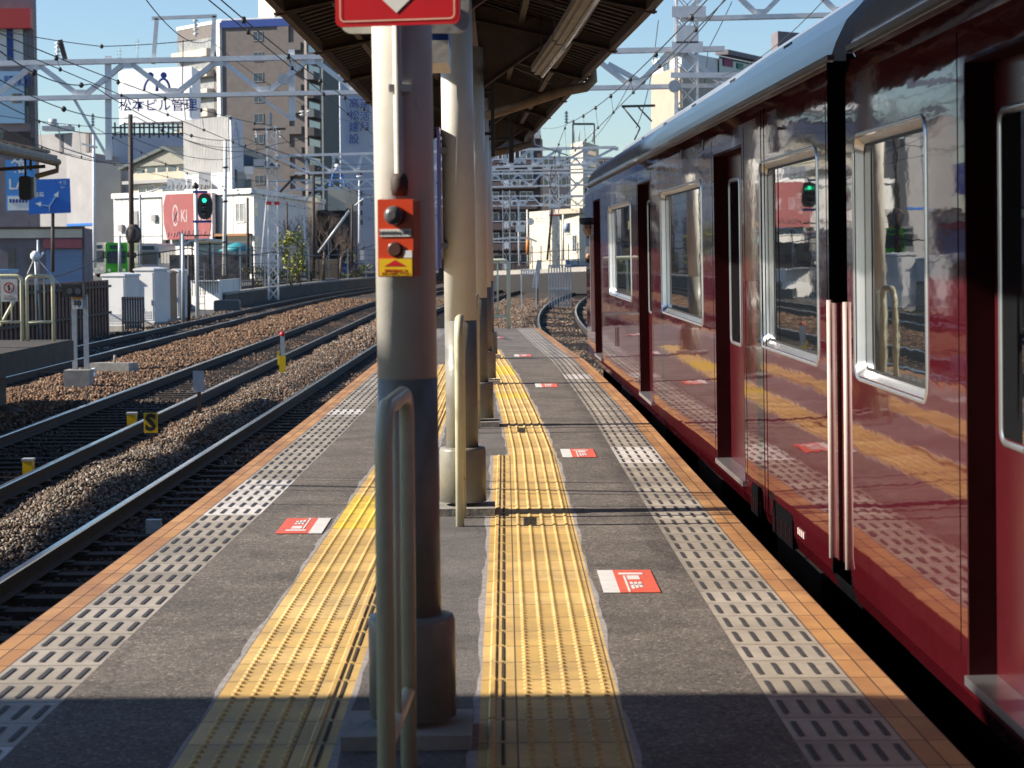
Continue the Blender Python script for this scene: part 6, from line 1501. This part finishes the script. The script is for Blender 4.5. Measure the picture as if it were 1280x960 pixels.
for px, py, w_, lb in ((164,520,11,'small yellow box clamped beside the rail near the S plate'), (34,580,12,'small yellow box with a silver lid low at the left edge')):
    q = gz(px, py+4, -1.15); s = w_/F*q.y/2; root = empty('rail_box', (q.x,q.y,-1.25), lb, 'box', 'small yellow boxes beside the rail')
    b = MB(); b.box(q.x-s,q.x+s,q.y,q.y+.15,-1.3,-1.08); b.build('body', M['yellow'], root); b = MB(); b.box(q.x-s-.01,q.x+s+.01,q.y-.01,q.y+.16,-1.079,-1.05); b.build('lid', M['steel'], root)
q = gz(140,466,-1.24); b = MB(); b.prism([(q.x-.5,q.y),(q.x+.4,q.y-.15),(q.x+.55,q.y+.25),(q.x-.35,q.y+.4)], -1.3, -1.02); b.tube([(q.x+.05,q.y+.1,-1.02),(q.x+.05,q.y+.1,-.85)],.03,8)
tag(b.build('concrete_block', M['concrete']), 'rough concrete block with a short pipe stub on the rust brown ballast', 'block')
q = gz(118,474,-1.24); b = MB(); b.tube([(q.x,q.y,-1.3),(q.x,q.y,-1.08)],.05,10); b.lathe(q.x,q.y,[(.06,-1.08),(.06,-1.02),(.03,-1.0)],10)
tag(b.build('bollard', M['white']), 'stubby white marker pin right of the twin post footing', 'marker')
b = MB(); P = [gz(150,444+3,-1.2), gz(118,471,-1.18), gz(180,464,-1.2)]; b.tube([gz(0,470,-1.2), gz(60,466,-1.2), gz(115,463,-1.2), gz(170,461,-1.2), gz(230,458,-1.2)], .02, 6)
tag(b.build('trough_cable', M['black']), 'black cable lying across the rust brown ballast', 'cable')
q = gz(190,658,-1.2); b = MB(); b.box(q.x-.06,q.x+.08,q.y,q.y+.1,-1.27,-1.14); tag(b.build('track_fitting', M['steel']), 'small pale fitting lying in the shade by the platform wall', 'fitting')
# fences at far end right
root = empty('small_fence', at(661,348,105), 'small white slatted fence beyond the platform end', 'fence')
b = MB()
for k in range(7): a = at(652+3*k,336,105); b.box(a.x-.035,a.x+.035,105,105.04,at(0,348,105).z,a.z)
b.build('pale', M['white'], root); b = MB(); a = at(651,337,105); c = at(671,337,105); b.box(a.x,c.x,104.95,105,a.z-.05,a.z); b.box(a.x,c.x,104.95,105,at(0,347,105).z,at(0,346,105).z); b.box(a.x,a.x+.05,104.95,105.1,-1.3,a.z); b.box(c.x-.05,c.x,104.95,105.1,-1.3,a.z); b.build('rail', M['white'], root)
root = empty('small_fence', at(700,348,108), 'grey barred guard beside the foot of the red banded mast', 'fence')
b = MB()
for k in range(9): a = at(686+3.4*k,331,108); b.box(a.x-.03,a.x+.03,108,108.04,-1.3,a.z)
b.build('bar', M['steel'], root); b = MB(); a = at(685,331,108); c = at(714,331,108); b.box(a.x,c.x,107.95,108,a.z-.06,a.z); b.box(a.x,c.x,107.95,108,-.4,-.34); b.build('rail', M['steel'], root)
q = at(672,330,112); root = empty('tilted_box', q, 'tilted grey lineside box on a stake beyond the platform', 'box')
b = MB(); b.beam((q.x-.15,112,-.35),(q.x+.1,112,q.z+.2),.3,.25); b.build('body', M['steel'], root); b = MB(); b.box(q.x-.05,q.x+.03,112.0,112.08,-1.3,-.4); b.build('stake', M['darkpost'], root)
root = empty('parapet_fence', at(650,330,140), 'dark railing on a low wall crossing behind the far tracks', 'fence')
b = MB(); P0, P1 = at(585,335,160), at(760,326,136)
b.beam(P0+Vector((0,0,-1.2)), P1+Vector((0,0,-1.2)), .3, 1.6); b.build('wall', M['concrete'], root) if False else None
n = 16
for k in range(n+1):
    p = P0.lerp(P1, k/n); b.beam(p+Vector((0,0,-.3)), p+Vector((0,0,1.25)), .06,.06)
b.build('post', M['black'], root)
b = MB()
for z in (.2,.8): b.beam(P0+Vector((0,0,z)), P1+Vector((0,0,z)), .04,.05)
b.build('rail', M['black'], root)
b = MB(); b.beam(P0+Vector((0,0,-.45)), P1+Vector((0,0,-.45)), .35, .3); b.build('kerb', M['concrete'], root)
pole(649,332,648,250,150,.07,M['lightsteel'],'slim pole with a white notice plate beyond the platform', lambda r,a,c: (lambda b: (b.box(at(643,0,149.8).x,at(655,0,149.8).x,149.8,149.85,at(0,294,150).z,at(0,285,150).z), b.build('notice_plate', M['white'], r)))(MB()))
pole(660,332,659,262,152,.07,M['cream'],'rusty pole with an orange sleeve and a round mirror', lambda r,a,c: (lambda b, b2: (b.lathe(a.x,a.y,[(.13,at(0,322,152).z),(.13,at(0,300,152).z)],10), b.build('orange_sleeve', mat('orange_sleeve', (.65,.22,.04), .5), r), b2.lathe(at(662,0,151).x, at(0,281,151).z, [(.24,151.4),(.24,151.3)],16,axis='y'), b2.build('mirror', M['white'], r)))(MB(), MB()))
pole(704,325,704,268,156,.09,M['cream'],'cream pole with a small transformer right of the mast', lambda r,a,c: (lambda b: (b.lathe(c.x+.25,c.y,[(.22,c.z-1.2),(.22,c.z-.6)],12), b.build('transformer', bluegrey, r)))(MB()))
b = MB(); P = [at(616,299,146), at(640,297,146), at(662,298,146), at(671,302,146)]
for p, q in zip(P, P[1:]): b.beam(p, q, .4, .12)
b.tube([at(664,300,146), at(663,330,146)], .04, 6); tag(b.build('bus_stop_roof', M['white']), 'curved white shelter roof across the street beyond the platform', 'shelter')
# ================================================================== plants
bark = mat('grey_bark', (.16,.12,.10), .9, c2=(.10,.075,.06), scale=8)
def branch(b, p, d, L, r, n, rg):
    q = p + d*L; b.tube([p, p.lerp(q,.5)+Vector((rg.uniform(-.05,.05),rg.uniform(-.05,.05),0))*L, q], [r, r*.8, r*.6], 4, caps=False)
    if n == 0: return
    for k in range(rg.randint(2, 3) + (n > 2)):
        nd = (d + Vector((rg.uniform(-.8,.8), rg.uniform(-.8,.8), rg.uniform(-.15,.5)))).normalized()
        branch(b, p.lerp(q, rg.uniform(.55,1)), nd, L*rg.uniform(.6,.82), r*.6, n-1, rg)
def baretree(px, Y, H, label, seed):
    rg = random.Random(seed); c = at(px, 330, Y); root = empty('bare_tree', (c.x,Y,-.55), label, 'tree', 'leafless trees behind the fence')
    b = MB(); b.tube([(c.x,Y,-.6),(c.x+.1,Y,H*.3)], [.12,.09], 7); b.build('trunk', bark, root)
    b = MB(); 
    for k in range(5): branch(b, Vector((c.x+.05,Y,H*.12+k*H*.05)), Vector((rg.uniform(-.5,.5),rg.uniform(-.5,.5),.9)).normalized(), H*.26, .045, 4, rg)
    b.build('crown', bark, root)
baretree(373, 166, 5.0, 'greyish bare tree just right of the second gantry mast', 1)
baretree(404, 172, 5.2, 'taller bare tree crossed by the slanting strut', 2)
baretree(425, 178, 4.0, 'small bare tree at the right, in front of the brown house', 5)
def leafy(px, Y, wd, H, cols, label, seed, n=500, z0=-.6, name='shrub', cat='shrub'):
    rg = random.Random(seed); c = at(px, 330, Y); root = empty(name, (c.x,Y,z0), label, cat, 'shrubs along the left fence')
    b = MB()
    for k in range(6): b.tube([(c.x+rg.uniform(-.2,.2)*wd,Y,z0),(c.x+rg.uniform(-.5,.5)*wd,Y+rg.uniform(-.3,.3),z0+H*rg.uniform(.5,.9))],.02,4)
    b.build('stem', bark, root); b = MB(); cl_ = [(rg.gauss(0,.3)*wd, rg.gauss(0,.25)*wd, H*rg.uniform(.15,.95)) for _ in range(12)]
    for k in range(n):
        q = rg.choice(cl_); p = Vector((c.x+q[0]+rg.gauss(0,.1)*wd, Y+q[1]+rg.gauss(0,.1)*wd, z0+q[2]+rg.gauss(0,.07)*H)); s = rg.uniform(.05,.11)
        u = Vector((rg.gauss(0,1),rg.gauss(0,1),rg.gauss(0,1))).normalized()*s; v = u.orthogonal().normalized()*s*.6
        b.add([p-u,p-v,p+u,p+v],[(0,1,2,3)], rg.randint(0,len(cols)-1))
    b.build('foliage', cols, root)
yg = [mat('yellow_leaf', (.42,.36,.03), .6), mat('lime_leaf', (.20,.26,.03), .6), mat('dull_leaf', (.08,.10,.03), .7)]
dg_ = [mat('dark_leaf', (.05,.07,.025), .7), mat('olive_leaf', (.10,.10,.04), .7)]
leafy(362, 140, 1.3, 3.4, yg, 'tall yellow green shrub at the foot of the second gantry mast', 3, 900)
leafy(373, 146, 1.0, 3.0, yg[:2]+dg_, 'loose yellowing shrub beside the first bare tree', 4, 500)
leafy(330, 135, 2.2, 1.3, dg_, 'low dark green scrub left of the mast foot', 8, 600)
leafy(445, 185, 3.0, 1.2, dg_+yg[1:2], 'low green scrub under the blue car', 9, 500)
leafy(388, 165, .7, 1.0, dg_, 'small dark weed clump before the straw screen', 10, 200)
leafy(440, 182, .9, 3.2, dg_, 'thin dark climber beside the pale tower', 11, 260)
